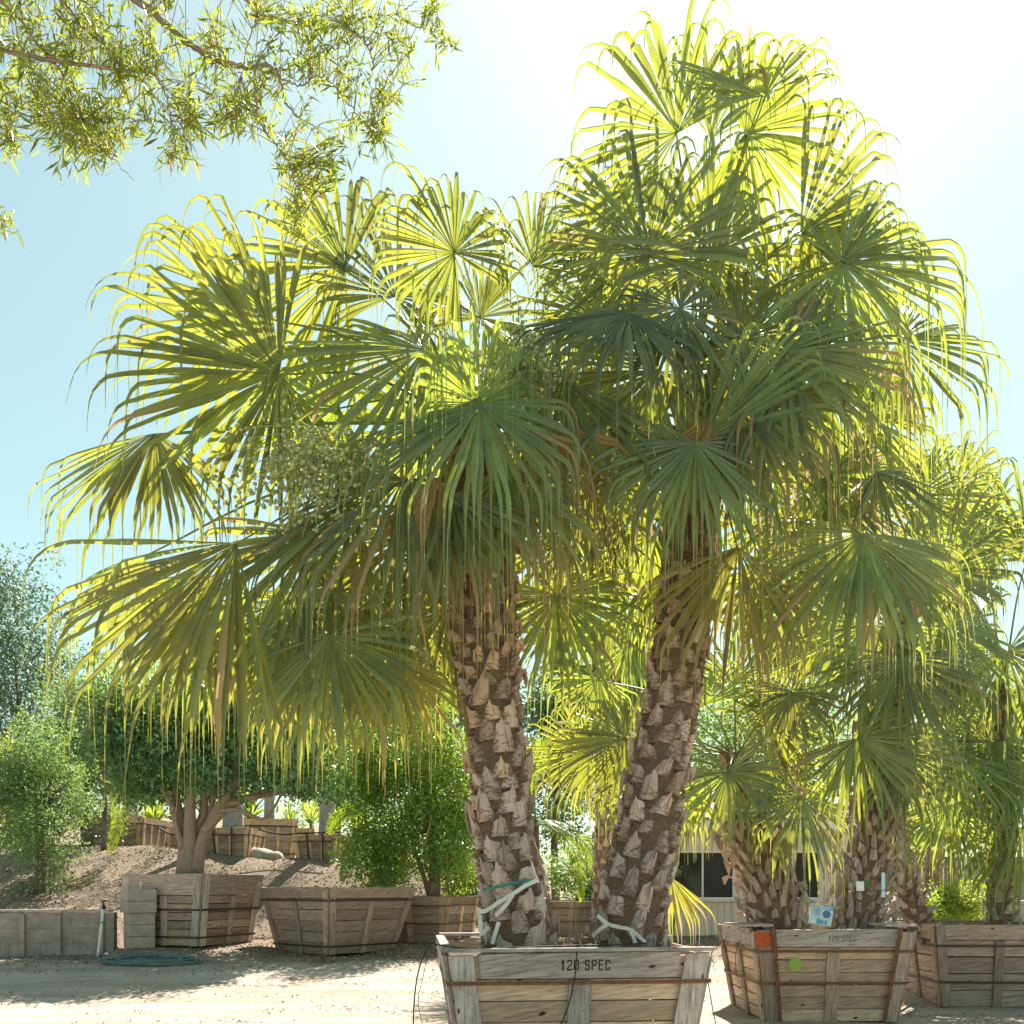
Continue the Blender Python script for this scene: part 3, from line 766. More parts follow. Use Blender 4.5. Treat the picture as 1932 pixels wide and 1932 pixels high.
# ------------------------------------------------------------------ fan palm leaves
def fan_blade(g, hub, m, n, Rad, half=R(150), nseg=56, tail=.55, brown=.15, rnd=None, fold=.25, kink=.62, T=23, matid=0, sag=.035, dead=0.0, fuse=.60, wmul=1.0):
    r = rnd or rng
    m = nrm(m); n = np.asarray(n, float); n = nrm(n - m * (n @ m)); s = np.cross(n, m)
    th = np.linspace(-half, half, nseg) + r.normal(0, .006, nseg)
    dth = 2 * half / nseg
    d = np.cos(th)[:, None] * m + np.sin(th)[:, None] * s
    # V fold along midrib, outer halves fall back
    d = nrm(d - n * (fold * np.sin(np.abs(th)))[:, None] + n * .06 * r.normal(0, 1, (nseg, 1)))
    Rad = Rad * .97
    L = Rad * (.80 + .20 * np.cos(th * .9)) * r.uniform(.90, 1.06, nseg)
    step = (L * (1 + tail)) / (T - 1)
    tk = kink / .62 * 1 / (1 + tail) + r.normal(0, .04, nseg)
    tk = np.where(r.random(nseg) < .14, tk * r.uniform(.55, .8, nseg), tk)
    p = np.repeat(hub[None], nseg, 0); G0 = A3(0, 0, -1)
    outw = nrm(d + s * r.normal(0, .12, (nseg, 1)) - n * .25)
    Pn = [p.copy()]; D = [d.copy()]; cur = d.copy()
    stiff = np.clip(r.normal(r.uniform(.6, 1.05), .33, nseg), .22, 1.5)
    for k in range(1, T):
        t = k / (T - 1)
        rate = sag * .5 + (.75 + 1.5 * sstep(0, .2, t - tk)) * (t > tk)
        rate = rate * stiff
        hor = outw * A3(1, 1, 0)
        cur = nrm(cur + G0 * rate[:, None] + hor * (.20 * (t > tk) * (cur[:, 2] > .2))[:, None] + r.normal(0, .012 + .06 * (t > .68), (nseg, 3)))
        p = p + cur * step[:, None]; Pn.append(p.copy()); D.append(cur.copy())
    Pn = np.stack(Pn, 1); D = np.stack(D, 1)                       # nseg,T,3
    side = nrm(np.cross(n[None, None], D) + 1e-4)
    tw = (r.normal(0, .5, nseg))[:, None] * sstep(.5, 1, np.linspace(0, 1, T))[None]
    nn = np.cross(D, side)
    side = side * np.cos(tw)[..., None] + nn * np.sin(tw)[..., None]; nn = np.cross(D, side)
    t = np.linspace(0, 1, T)[None]; rad = t * (L * (1 + tail))[:, None]
    rf = (fuse + r.uniform(-.06, .08)) * Rad * r.uniform(.9, 1.1, (nseg, 1))
    w_ = np.minimum(rad, rf) * dth * 1.04 * wmul
    x = np.clip((rad - rf) / np.maximum((L * (1 + tail))[:, None] - rf, 1e-3), 0, 1)
    w_ = w_ * (1 - .28 * sstep(0, .12, x)) * (1 - .93 * x ** 1.6) + .003
    w_ = w_ * (1 - .68 * sstep(0, 1, (t - (tk[:, None] - .04)) / .24)) + .001
    pl = .34
    Lf = Pn - side * (w_ / 2)[..., None]; Rt = Pn + side * (w_ / 2)[..., None]; Md = Pn + nn * (w_ * pl)[..., None]
    V = np.stack([Lf, Md, Rt], 2).reshape(-1, 3)
    idx = np.arange(nseg * T * 3).reshape(nseg, T, 3)
    Q = np.concatenate([np.stack([idx[:, :-1, a], idx[:, :-1, a + 1], idx[:, 1:, a + 1], idx[:, 1:, a]], -1).reshape(-1, 4) for a in (0, 1)])
    br0 = r.random(nseg) < brown
    b = sstep(.82, 1.0, t + r.normal(0, .05, (nseg, 1))) * .6 * (r.random((nseg, 1)) < .35) + br0[:, None] * sstep(.35, .75, t + r.normal(0, .1, (nseg, 1)))
    b = np.clip(b + dead, 0, 1)
    base = r.uniform(.25, .75); rd = np.clip(base + r.normal(0, .13, (nseg, 1)), 0, 1) * np.ones((1, T))
    A = np.stack([rd, b * .85, t * np.ones((nseg, 1))], -1)[:, :, None, :].repeat(3, 2).reshape(-1, 3)
    g.add(V, Q, A=A, mat=matid)


def rib(g, a, b, r0, r1, bow=.12, down=0, sides=6, mat=0, enddir=None):
    a = np.asarray(a, float); b = np.asarray(b, float); L = np.linalg.norm(b - a)
    mid = (a + b) / 2 + A3(0, 0, bow * L)
    tube(g, smooth_path([a, mid, b], 10), [r0, (r0 + r1) / 2, r1], sides, flat=.6, mat=mat, A=(.5, 0, 0))


ROOT_OFF = None


def frond(palm, crown, hub, ang, Rad, half=150, face=(0, 0), depth=0.0, matn='fan', bow=.12, nseg=None, seed=None, brown=.04, tail=.42, dead=0., fold=.25, kink=.62, sag=.035, pr=.022, wmul=1.0):
    """ang: midrib direction in the upright plane (degrees), depth: its lean towards (-) or away (+) from the yard"""
    r = np.random.default_rng(seed if seed is not None else int(rng.integers(1e9)))
    off = np.array(palm.location)
    m = nrm(A3(math.cos(R(ang)), depth, math.sin(R(ang))))
    n = nrm(A3(face[0] + r.normal(0, .28), -1, face[1] + r.normal(0, .28)))
    g = G()
    fan_blade(g, np.asarray(hub) - off, m, n, Rad, R(half), nseg or int(np.clip(40 + Rad * 16, 50, 80) * half / 150), tail, brown, r, fold, kink, sag=sag, dead=dead, wmul=wmul)
    o = g.build('frond', M[matn], palm, smooth=False)
    g = G(); c = np.asarray(crown) - off; h = np.asarray(hub) - off
    rib(g, c, h + m * .03, pr * 1.5, pr * .7, bow)
    g.build('petiole', M['stalk'], o, smooth=True)
    return o


def palm_trunk(palm, path, radii, y_tan=(0, 1), boot=(.19, .30), dz=.036, messy=None, hairs=2600, seed=1, out=(.04, .26), npt=90, hair_len=.16):
    """fibrous stem with a spiral of torn leaf bases"""
    r = np.random.default_rng(seed)
    off = np.array(palm.location)
    p = smooth_path(np.asarray(path) - off, npt); rad = np.interp(np.linspace(0, 1, npt), np.linspace(0, 1, len(radii)), radii)
    d, u, v = frames(p)
    g = G(); tube(g, p, rad * .88, 26, noise=.04, r=r, mat=0)
    L = np.concatenate([[0], np.cumsum(np.linalg.norm(np.diff(p, axis=0), axis=1))]); tot = L[-1]
    # leaf bases
    z = []; a = []; q = 0.0; k = 0
    while q < tot - .05:
        z.append(q); a.append(k * 2.39996 + r.normal(0, .07)); k += 1
        f = q / tot
        m_ = messy(f) if messy else 0
        q += dz * (1 - .45 * m_)
    z = np.array(z); a = np.array(a); nb = len(z)

    def samp(arr, zz): return np.stack([np.interp(zz, L, arr[:, c]) for c in range(3)], 1)
    zz = np.clip(z + r.normal(0, .02, nb), 0, tot)
    pc = samp(p, zz); dd = nrm(samp(d, zz)); uu = nrm(samp(u, zz)); vv = nrm(samp(v, zz)); rr = np.interp(zz, L, rad)
    f = zz / tot; ms = np.array([messy(x) if messy else 0 for x in f])
    o_ = np.cos(a)[:, None] * uu + np.sin(a)[:, None] * vv; tg = np.cross(dd, o_)
    w0 = boot[0] * 1.38 * r.uniform(.8, 1.15, nb) * (1 - .3 * ms) * (1 - .25 * f); ln = boot[1] * 1.25 * r.uniform(.6, 1.3, nb) * (1 - .35 * ms) * (1 - .22 * f)
    spl = r.uniform(*out, nb) * (1 + 1.2 * ms) + .1 * ms * r.normal(0, 1, nb)
    tiltd = r.normal(0, .12 + .5 * ms, nb)
    rows, cols = 5, 5
    vv_ = np.linspace(0, 1, rows); cc = np.linspace(-1, 1, cols)
    jag = r.uniform(-.22, .0, (nb, cols)) * (.8 + .6 * ms[:, None]); pk = r.uniform(-.7, .7, nb)[:, None]
    jag = jag - .55 * np.abs(cc[None] - pk)
    nc = r.integers(1, 4, nb); hit = r.random(nb) < .4; jag[np.arange(nb)[hit], nc[hit]] -= r.uniform(.2, .5, hit.sum())
    V = np.zeros((nb, 2, rows, cols, 3)); Wt = np.zeros((nb, 2, rows, cols, 3))
    up = nrm(dd + tg * tiltd[:, None])
    for i_, t_ in enumerate(vv_):
        hw = w0 * .5 * (1 - .55 * t_ ** 1.1)
        for j_, c_ in enumerate(cc):
            le = ln * t_ * (1 + (jag[:, j_] if i_ == rows - 1 else jag[:, j_] * .3 * t_))
            arc = .22 * w0 * (1 - c_ * c_) * (1 - .3 * t_)
            base = pc + o_ * (rr * .90 + .03 + .0 * (1 - c_ * c_ * 0) + arc - .4 * w0 * .22)[:, None]
            pt = base + up * (le - .05)[:, None] + o_ * (spl * ln * t_ ** 1.3)[:, None] + tg * (hw * c_)[:, None]
            V[:, 0, i_, j_] = pt; V[:, 1, i_, j_] = pt - o_ * (.035 * (1 - .5 * t_))
            Wt[:, :, i_, j_] = np.stack([c_ * hw + r.uniform(0, 1) * 0 + a, le + z, z * 0], 1)[:, None]
    idx = np.arange(2 * rows * cols).reshape(2, rows, cols)
    Q = []
    for i_ in range(rows - 1):
        for j_ in range(cols - 1):
            Q.append((idx[0, i_, j_], idx[0, i_, j_ + 1], idx[0, i_ + 1, j_ + 1], idx[0, i_ + 1, j_]))
            Q.append((idx[1, i_, j_], idx[1, i_ + 1, j_], idx[1, i_ + 1, j_ + 1], idx[1, i_, j_ + 1]))
    for j_ in range(cols - 1): Q.append((idx[0, -1, j_], idx[0, -1, j_ + 1], idx[1, -1, j_ + 1], idx[1, -1, j_]))
    for i_ in range(rows - 1):
        Q.append((idx[0, i_, 0], idx[0, i_ + 1, 0], idx[1, i_ + 1, 0], idx[1, i_, 0])); Q.append((idx[0, i_, -1], idx[1, i_, -1], idx[1, i_ + 1, -1], idx[0, i_ + 1, -1]))
    Q = np.array(Q); nv = 2 * rows * cols
    QQ = (Q[None] + (np.arange(nb) * nv)[:, None, None]).reshape(-1, 4)
    tan = np.interp(f, [0, .3, .6, 1], [y_tan[0], y_tan[0] * .5 + y_tan[1] * .5, y_tan[1], y_tan[1]])
    A = np.repeat(np.stack([r.random(nb), np.clip(tan + r.normal(0, .12, nb), 0, 1), f], 1), nv, 0)
    g.add(V.reshape(-1, 3), QQ, A=A, W=Wt.reshape(-1, 3), mat=1)
    # loose fibres
    n = int(hairs * 1.5); zz = r.uniform(0, tot, n); a = r.uniform(0, 2 * np.pi, n)
    pc = samp(p, zz); dd = nrm(samp(d, zz)); uu = nrm(samp(u, zz)); vv = nrm(samp(v, zz)); rr = np.interp(zz, L, rad)
    pts = []; wd = []
    ln = hair_len * r.uniform(.5, 1.3, n); sl = r.normal(0, .6, n); cu = r.uniform(.0, .05, n)
    for t_ in np.linspace(-.5, .5, 5):
        aa = a + ln * t_ / rr
        o_ = np.cos(aa)[:, None] * uu + np.sin(aa)[:, None] * vv
        pt = pc + o_ * (rr * .93 + .03 + cu * (1 - 4 * t_ * t_) * 1.0 + r.normal(0, .006, n))[:, None] + dd * (sl * ln * t_)[:, None]
        pts.append(pt); wd.append(dd)
    pts = np.stack(pts, 1); hw = r.uniform(.002, .0055, n)[:, None, None]; wd = np.stack(wd, 1)
    V = np.stack([pts - wd * hw, pts + wd * hw], 2).reshape(-1, 3); ix = np.arange(n * 10).reshape(n, 5, 2)
    Q = np.stack([ix[:, :-1, 0], ix[:, :-1, 1], ix[:, 1:, 1], ix[:, 1:, 0]], -1).reshape(-1, 4)
    g.add(V, Q, A=np.repeat(np.stack([r.random(n), np.full(n, .7), np.zeros(n)], 1), 10, 0), W=V * 3, mat=0)
    return g.build('trunk', [M['fibre'], M['boot']], palm, smooth=False)


def fruit(palm, start, c, rx, rz, ry=.35, n=60, balls=5, seed=0, size=.028):
    r = np.random.default_rng(seed); off = np.array(palm.location)
    g = G(); s0 = np.asarray(start) - off; c = np.asarray(c) - off
    tube(g, smooth_path([s0, (s0 + c) / 2 + A3(0, 0, .15), c], 10), [.03, .02, .012], 6)
    th = np.linspace(0, 2 * np.pi, 6)[:-1]
    ico = [(0, 0, 1)] + [(.894 * math.cos(a), .894 * math.sin(a), .447) for a in th] + [(.894 * math.cos(a + .628), .894 * math.sin(a + .628), -.447) for a in th] + [(0, 0, -1)]
    tri = [(0, k + 1, (k + 1) % 5 + 1) for k in range(5)] + [(k + 1, k + 6, (k + 1) % 5 + 1) for k in range(5)] + [(k + 6, (k + 1) % 5 + 6, (k + 1) % 5 + 1) for k in range(5)] + [(k + 6, 11, (k + 1) % 5 + 6) for k in range(5)]
    ico = np.array(ico); B = []
    for k in range(n):
        e = c + A3(r.normal(0, rx), r.normal(0, ry), r.normal(-.1, rz)); t0 = s0 + (c - s0) * r.uniform(.5, 1)
        mid = (t0 + e) / 2 + A3(r.normal(0, .06), r.normal(0, .06), .12)
        pth = smooth_path([t0, mid, e, e - A3(r.normal(0, .05), 0, .18)], 8)
        tube(g, pth, [.006, .003], 3, cap=False)
        for q in range(balls):
            b = pth[r.integers(3, 8)] + r.normal(0, .05, 3); B.append(b)
    B = np.array(B); sz = size * r.uniform(.7, 1.1, (len(B), 1, 1))
    V = (B[:, None] + ico[None] * sz).reshape(-1, 3); T = (np.array(tri)[None] + (np.arange(len(B)) * 12)[:, None, None]).reshape(-1, 3)
    g.add(V, T=T, mat=1)
    return g.build('fruit_cluster', [M['fruit_stem'], M['berry']], palm, smooth=True)


def D(y, Y=12.0): return Y + y


K = 12.0 / F     # metres per picture unit at the front palms

# ---- left big palm ----
zA = H1 * .88
baseL = P(985, 1790, 11.9); baseL[2] = zA - .25
palmL = empty('fan_palm', baseL, 0, 'left of the two tall fan palms in the nearest box, leaning slightly left', 'palm tree', 'fan palms in the nearest box')
crL = P(885, 800, 12.1)
pathL = [baseL, P(975, 1720, 11.9), P(952, 1600, 11.95), P(940, 1450, 12.0), P(925, 1300, 12.0), P(912, 1150, 12.05), P(905, 1030, 12.1), P(897, 900, 12.1), crL]
palm_trunk(palmL, pathL, [.50, .44, .37, .345, .335, .375, .42, .43, .36, .2], y_tan=(.02, 1.0), boot=(.22, .36), dz=.036, messy=lambda f: float(sstep(.42, .58, f)), hairs=6500, seed=3)
for k, (px, dy, hh) in enumerate([(1068, -.25, .34), (1100, -.1, .42), (1045, .1, .3)]):
    b_ = P(px, 1790, 11.9 + dy); b_[2] = zA - .15
    o_ = palm_trunk(palmL, [b_, b_ + A3(.01, 0, hh * .5), b_ + A3(.02, 0, hh)], [.17, .13, .07], y_tan=(.1, .3), boot=(.11, .26), dz=.022, hairs=300, seed=90 + k, npt=12); o_.name = 'sucker'; o_.data.name = 'sucker'
FL = [  # hub x, hub y, dY, angle, R px, half arc, face(x,z), depth, options
    (515, 603, -.1, 166, 300, 55, (.1, -.35), .1, {}),
    (527, 705, -.7, 200, 290, 120, (-.15, -.25), -.15, {}),
    (290, 818, -.3, 208, 255, 40, (.0, .1), .0, {'bow': .02}),
    (292, 818, -.35, 285, 185, 60, (.1, .15), -.1, {'bow': .02}),
    (447, 1024, -.9, 232, 350, 52, (.1, .25), -.35, {'tail': .5}),
    (280, 1045, .3, 218, 225, 45, (0, .3), .1, {}),
    (650, 505, .2, 168, 245, 105, (.1, -.3), .1, {}),
    (858, 477, -.3, 128, 190, 150, (.2, .45), -.25, {'kink': .5}),
    (745, 560, .5, 95, 200, 120, (0, -.3), .2, {}),
    (905, 600, .7, 70, 190, 120, (0, -.3), .3, {}),
    (799, 661, -.5, 188, 290, 110, (.0, .5), -.2, {}),
    (640, 770, .4, 190, 200, 110, (.1, .1), .1, {}),
    (906, 765, -1.5, 232, 225, 150, (.1, .1), -.45, {'brown': .25, 'tail': .75}),
    (905, 762, -1.35, 75, 185, 110, (.0, .2), -.45, {'brown': .2, 'kink': .4, 'tail': .9}),
    (1062, 716, -.6, 215, 250, 120, (.0, .4), -.2, {'brown': .5, 'tail': .7}),
    (1104, 868, -.2, -35, 205, 150, (.1, .0), -.1, {'brown': .12}),
    (1053, 1124, .1, -75, 190, 130, (.0, .2), -.1, {'brown': .08}),
    (550, 1131, -.2, -75, 225, 120, (.0, .35), -.2, {}),
    (622, 1200, -.5, -95, 215, 120, (.1, .2), -.2, {}),
    (740, 1247, -.3, -85, 185, 75, (.1, .1), -.1, {'matn': 'fan_dry', 'brown': .25}),
    (665, 945, -.6, 222, 240, 60, (.0, .6), -.2, {}),
    (595, 1010, -.3, 222, 270, 70, (.0, .4), -.1, {}),
    (845, 1152, .2, 235, 200, 90, (.0, .2), .0, {}),
    (1262, 1085, .9, -45, 175, 110, (.0, .1), .0, {'bow': .18}),
    (385, 1085, .5, 235, 250, 60, (.1, .2), .1, {}),
    (760, 905, -1.0, 235, 270, 110, (.0, .3), -.3, {'brown': .35}),
    (960, 880, -1.0, -80, 210, 80, (.0, .2), -.3, {'brown': .7, 'tail': .8}),
    (850, 930, -1.1, -95, 200, 80, (.0, .2), -.3, {'brown': .3, 'tail': .8}),
    (830, 820, .9, 190, 260, 140, (.0, .1), .3, {}),
    (690, 1080, .8, -110, 240, 110, (.0, .2), .2, {}),
    (770, 1010, .6, -120, 250, 110, (.0, .2), .1, {}),
    (1075, 1010, .9, -60, 210, 110, (.0, .2), .2, {}),
    (1000, 760, .3, 10, 190, 120, (.0, .2), .0, {'brown': .2}),
    (560, 1240, .6, -100, 190, 90, (.0, .2), .1, {}),
    (480, 1180, .4, -120, 210, 90, (.0, .2), .1, {}),
    (690, 1150, .3, -95, 220, 75, (.0, .3), .0, {}),
    (400, 1110, .1, 250, 230, 60, (.0, .3), .0, {}),
    (930, 890, -.9, -95, 170, 60, (.1, .2), -.2, {'dead': .75, 'matn': 'fan_dry', 'tail': .7}),
    (1010, 800, -.7, -70, 180, 60, (.1, .2), -.2, {'dead': .7, 'matn': 'fan_dry', 'tail': .7}),
    (830, 900, -1.1, -110, 170, 45, (.1, .2), -.2, {'dead': .7, 'matn': 'fan_dry', 'tail': .7}),
]
for k, (hx, hy, dY, ang, Rp, half, face, dep, kw) in enumerate(FL):
    hub = P(hx, hy, 12.0 + dY)
    low = crL + A3(.0, 0, -min(2.2, max(0, (hy - 900)) * K * .85))
    st = low + nrm(hub - low) * .15
    frond(palmL, st, hub, ang, Rp * K, half, face, dep, seed=100 + k, **kw)
fruit(palmL, crL + A3(-.2, -.3, -.1), P(575, 885, 11.2), .42, .26, n=110, balls=6, seed=1)
fruit(palmL, crL + A3(.2, .2, .2), P(985, 680, 11.3), .28, .22, n=80, balls=6, seed=2)
fruit(palmL, crL + A3(.2, .1, -.9), P(1045, 985, 12.6), .32, .22, n=70, balls=6, seed=3)
fruit(palmL, crL + A3(-.2, .3, -1.0), P(770, 1090, 12.7), .25, .25, n=45, balls=5, seed=4)

# ---- right big palm ----
baseR = P(1180, 1790, 12.05); baseR[2] = zA - .25
palmR = empty('fan_palm', baseR, 0, 'right of the two tall fan palms in the nearest box, the tallest', 'palm tree', 'fan palms in the nearest box')
crR = P(1318, 660, 12.3)
pathR = [baseR, P(1188, 1720, 12.05), P(1215, 1600, 12.1), P(1243, 1450, 12.15), P(1272, 1300, 12.2), P(1290, 1150, 12.2), P(1303, 1020, 12.25), P(1314, 880, 12.3), crR]
palm_trunk(palmR, pathR, [.48, .45, .40, .36, .33, .315, .31, .31, .28, .2], y_tan=(.05, .9), boot=(.19, .32), dz=.036, messy=lambda f: float(sstep(.6, .85, f)) * .8, hairs=7500, seed=4)
FR = [
    (1278, 251, .1, 125, 240, 100, (.0, -.35), .1, {}),
    (1340, 262, .5, 80, 270, 34, (.0, -.35), .2, {}),
    (1407, 251, .1, 0, 200, 130, (.1, -.35), .1, {}),
    (1444, 180, .0, 58, 160, 26, (-.1, .1), .1, {}),
    (1442, 182, -.4, 178, 185, 38, (.1, .6), -.4, {}),
    (1510, 437, .0, 50, 240, 46, (.2, -.2), .1, {}),
    (1512, 440, -.1, -20, 150, 60, (.1, -.1), .1, {}),
    (1350, 780, -.9, -95, 160, 55, (.1, .2), -.2, {'dead': .75, 'matn': 'fan_dry', 'tail': .7}),
    (1430, 720, -.9, -60, 150, 50, (.1, .2), -.2, {'dead': .7, 'matn': 'fan_dry', 'tail': .6}),
    (1225, 480, -.3, 118, 250, 150, (.0, -.2), .05, {}),
    (1340, 485, -.3, 72, 245, 150, (.0, -.2), .05, {}),
    (1008, 505, .0, 83, 150, 55, (.3, .0), .1, {}),
    (1283, 582, -1.2, -70, 165, 160, (.0, .35), -.3, {}),
    (1187, 590, -1.3, 200, 190, 140, (.0, .5), -.35, {'tail': .8}),
    (1589, 497, -.7, -18, 240, 140, (.1, .35), -.2, {'kink': .55, 'tail': .7}),
    (1590, 490, -.75, 25, 150, 60, (.1, -.2), -.1, {}),
    (1697, 643, -.2, -8, 210, 120, (.0, .3), .0, {'kink': .55, 'tail': .7}),
    (1478, 665, -1.1, -40, 225, 120, (.0, .5), -.4, {'brown': .4, 'tail': .7}),
    (1313, 835, -1.2, -85, 205, 120, (.0, .1), -.4, {'tail': .7}),
    (1330, 830, -.9, 14, 225, 60, (.0, .1), -.3, {'brown': .2}),
    (1655, 890, -.4, -25, 150, 120, (.0, .4), -.1, {}),
    (1628, 1006, -.9, -112, 225, 110, (.0, .35), -.2, {'tail': .45, 'brown': .2}),
    (1680, 1034, -.8, -62, 190, 90, (.0, .3), -.2, {'tail': .5, 'brown': .25}),
    (1392, 1032, -.9, -88, 225, 75, (.0, .2), -.1, {'brown': .45, 'matn': 'fan_dry'}),
    (1440, 1065, -.2, -60, 170, 100, (.0, .4), .0, {'brown': .2}),
    (1480, 560, .3, 35, 200, 140, (.0, -.1), .1, {}),
    (1400, 640, -.6, -15, 250, 140, (.0, .1), -.1, {}),
    (1240, 700, -.8, 225, 240, 140, (.0, .3), -.2, {'tail': .8}),
    (1120, 600, .6, 165, 180, 130, (.0, -.1), .3, {}),
    (1180, 400, .7, 130, 190, 120, (.0, -.2), .3, {}),
    (1560, 720, .6, -20, 220, 130, (.0, .1), .2, {}),
    (1470, 800, .5, -40, 230, 120, (.0, .2), .1, {'brown': .25}),
    (1560, 900, .6, -60, 230, 110, (.0, .2), .1, {'brown': .2}),
    (1210, 860, .5, 230, 220, 110, (.0, .2), .1, {'brown': .2}),
    (1230, 1010, .8, 235, 200, 100, (.0, .2), .2, {}),
    (1400, 760, -1.0, -60, 200, 100, (.0, .3), -.3, {'brown': .5, 'tail': .8}),
    (1250, 800, -1.0, -110, 190, 90, (.0, .3), -.3, {'brown': .4, 'tail': .8}),
    (1500, 960, .9, -80, 240, 100, (.0, .2), .2, {}),
    (1090, 480, 1.0, 120, 120, 100, (.0, -.1), .3, {}),
    (1620, 790, .9, -30, 200, 120, (.0, .1), .3, {}),
    (1200, 520, .9, 150, 200, 140, (.0, -.1), .3, {}),
]
for k, (hx, hy, dY, ang, Rp, half, face, dep, kw) in enumerate(FR):
    hub = P(hx, hy, 12.2 + dY)
    low = crR + A3(.0, 0, -min(2.0, max(0, (hy - 800)) * K * .8))
    frond(palmR, low + nrm(hub - low) * .12, hub, ang, Rp * K, half, face, dep, seed=300 + k, **kw)


# ---- smaller palms ----
def small_palm(label, Yd, path, radii, crown, specs, matn='fan', ytan=(.1, .9), boot=(.10, .30), dz=.018, out=(.3, .7), hairs=1500, seed=0, group=None, nseg=None):
    pts = [P(x, y, Yd + d_) for x, y, d_ in path]
    palm = empty('fan_palm', pts[0], 0, label, 'palm tree', group)
    palm_trunk(palm, pts, radii, y_tan=ytan, boot=boot, dz=dz, messy=None, hairs=hairs, seed=seed, out=out, npt=60)
    cr = P(crown[0], crown[1], Yd + crown[2]); kk = Yd / F
    for k, sp in enumerate(specs):
        hx, hy, dY, ang, Rp, half, face, dep = sp[:8]; kw = dict(sp[8]) if len(sp) > 8 else {}
        kw.setdefault('matn', matn)
        if nseg: kw.setdefault('nseg', nseg)
        hub = P(hx, hy, Yd + dY)
        frond(palm, cr + nrm(hub - cr) * .1, hub, ang, Rp * kk, half, face, dep, seed=seed * 50 + k, **kw)
    return palm


GB = 'fan palms in the box with the sale sign'
small_palm('short fan palm with a thick swollen tan stem, left stem behind the sale sign', 16.6,
           [(1485, 1775, 0), (1470, 1745, 0), (1440, 1650, 0), (1410, 1560, 0), (1397, 1490, .1), (1388, 1420, .1)], [.50, .46, .38, .34, .28, .16], (1388, 1425, .1), [
    (1266, 1655, 1.2, -78, 105, 40, (.0, .2), .0, {'brown': .5, 'matn': 'fan_dry', 'tail': .6, 'bow': .2}),
    (1375, 1456, -.9, -92, 130, 150, (.0, .5), -.3, {'tail': .3}),
    (1512, 1503, -.7, -80, 150, 110, (.1, .2), -.2, {'brown': .3, 'tail': .6}),
    (1496, 1306, -.3, -105, 120, 120, (.0, .3), -.1),
    (1180, 1394, .3, 200, 150, 130, (.0, .3), -.1),
    (1130, 1280, .6, -100, 110, 90, (.0, .2), .0),
    (1330, 1330, .3, 105, 110, 90, (.0, -.1), .1),
    (1385, 1290, .5, 88, 120, 80, (.0, -.1), .1),
    (1450, 1360, .4, 40, 130, 110, (.0, -.1), .1),
    (1300, 1470, .5, 200, 130, 110, (.0, .2), .1),
    (1450, 1440, .5, -10, 140, 120, (.0, .2), .1),
    (1240, 1450, .8, 215, 150, 110, (.0, .2), .1),
    (1110, 1420, 1.0, 205, 130, 110, (.0, .2), .1),
    ], seed=11, group=GB)
small_palm('taller dark rough stemmed fan palm right of the blue sale sign', 16.9,
           [(1602, 1775, 0), (1615, 1740, 0), (1640, 1640, 0), (1650, 1540, 0), (1655, 1420, .1), (1672, 1300, .2), (1690, 1180, .2), (1695, 1080, .2)], [.48, .42, .33, .28, .24, .22, .2, .12], (1692, 1110, .2), [
    (1618, 1393, -1.0, -50, 165, 130, (.1, .3), -.3),
    (1700, 1420, -.3, -30, 150, 110, (.1, .3), -.1),
    (1600, 1130, .3, 200, 170, 120, (.0, .1), .1),
    (1640, 960, .4, 120, 150, 120, (.0, -.2), .1),
    (1725, 940, .4, 75, 150, 120, (.0, -.2), .1),
    (1780, 1080, .1, 30, 190, 110, (.0, -.1), .1),
    (1790, 1180, .0, -20, 180, 120, (.0, .2), .0),
    (1700, 1240, -.8, -90, 190, 110, (.0, .2), -.2),
    (1640, 1180, -.3, -100, 200, 110, (.0, .2), -.2),
    (1800, 930, .6, 50, 130, 120, (.0, -.1), .1),
    (1690, 1560, .3, -70, 100, 100, (.0, .2), .1),
    ], seed=12, group=GB)
GC = 'fan palms in the worn box at the right edge'
small_palm('slanting fan palm leaning left out of the worn right box', 18.2,
           [(1745, 1775, 0), (1735, 1740, 0), (1712, 1680, 0), (1690, 1620, 0), (1680, 1560, .1), (1690, 1480, .2), (1710, 1400, .2)], [.26, .24, .2, .17, .16, .15, .1], (1708, 1410, .2), [
    (1760, 1340, .2, 60, 130, 110, (.0, -.1), .1),
    (1800, 1420, -.2, -20, 140, 110, (.0, .2), -.1),
    (1790, 1520, -.2, -80, 120, 100, (.0, .2), -.1),
    ], matn='fan_far', boot=(.11, .22), dz=.03, out=(.3, .7), seed=13, group=GC)
small_palm('drooping fan palm on a dark stem at the right edge of the worn box', 18.7,
           [(1895, 1775, 0), (1893, 1740, 0), (1888, 1650, 0), (1886, 1560, 0), (1890, 1430, 0), (1892, 1300, 0)], [.32, .27, .2, .18, .18, .1], (1892, 1310, 0), [
    (1850, 1010, .2, 110, 170, 130, (.0, -.1), .1),
    (1940, 1040, .2, 60, 190, 130, (.0, -.1), .1),
    (1800, 1240, -.3, 205, 180, 110, (.0, .3), -.1),
    (1900, 1230, -.6, -80, 190, 130, (.0, .3), -.2),
    (1960, 1290, .0, -50, 190, 120, (.0, .3), .0),
    (1880, 1400, -.5, -95, 190, 110, (.0, .3), -.2),
    (1950, 1440, -.5, -85, 190, 110, (.0, .3), -.2),
    (1810, 1460, .3, -105, 170, 100, (.0, .3), .1),
    (1850, 1150, .6, 170, 180, 120, (.0, .1), .2),
    (1930, 1560, -.4, -80, 150, 100, (.0, .3), -.2),
    ], matn='fan_far', boot=(.11, .24), dz=.035, out=(.1, .4), ytan=(0, .2), seed=14, group=GC)
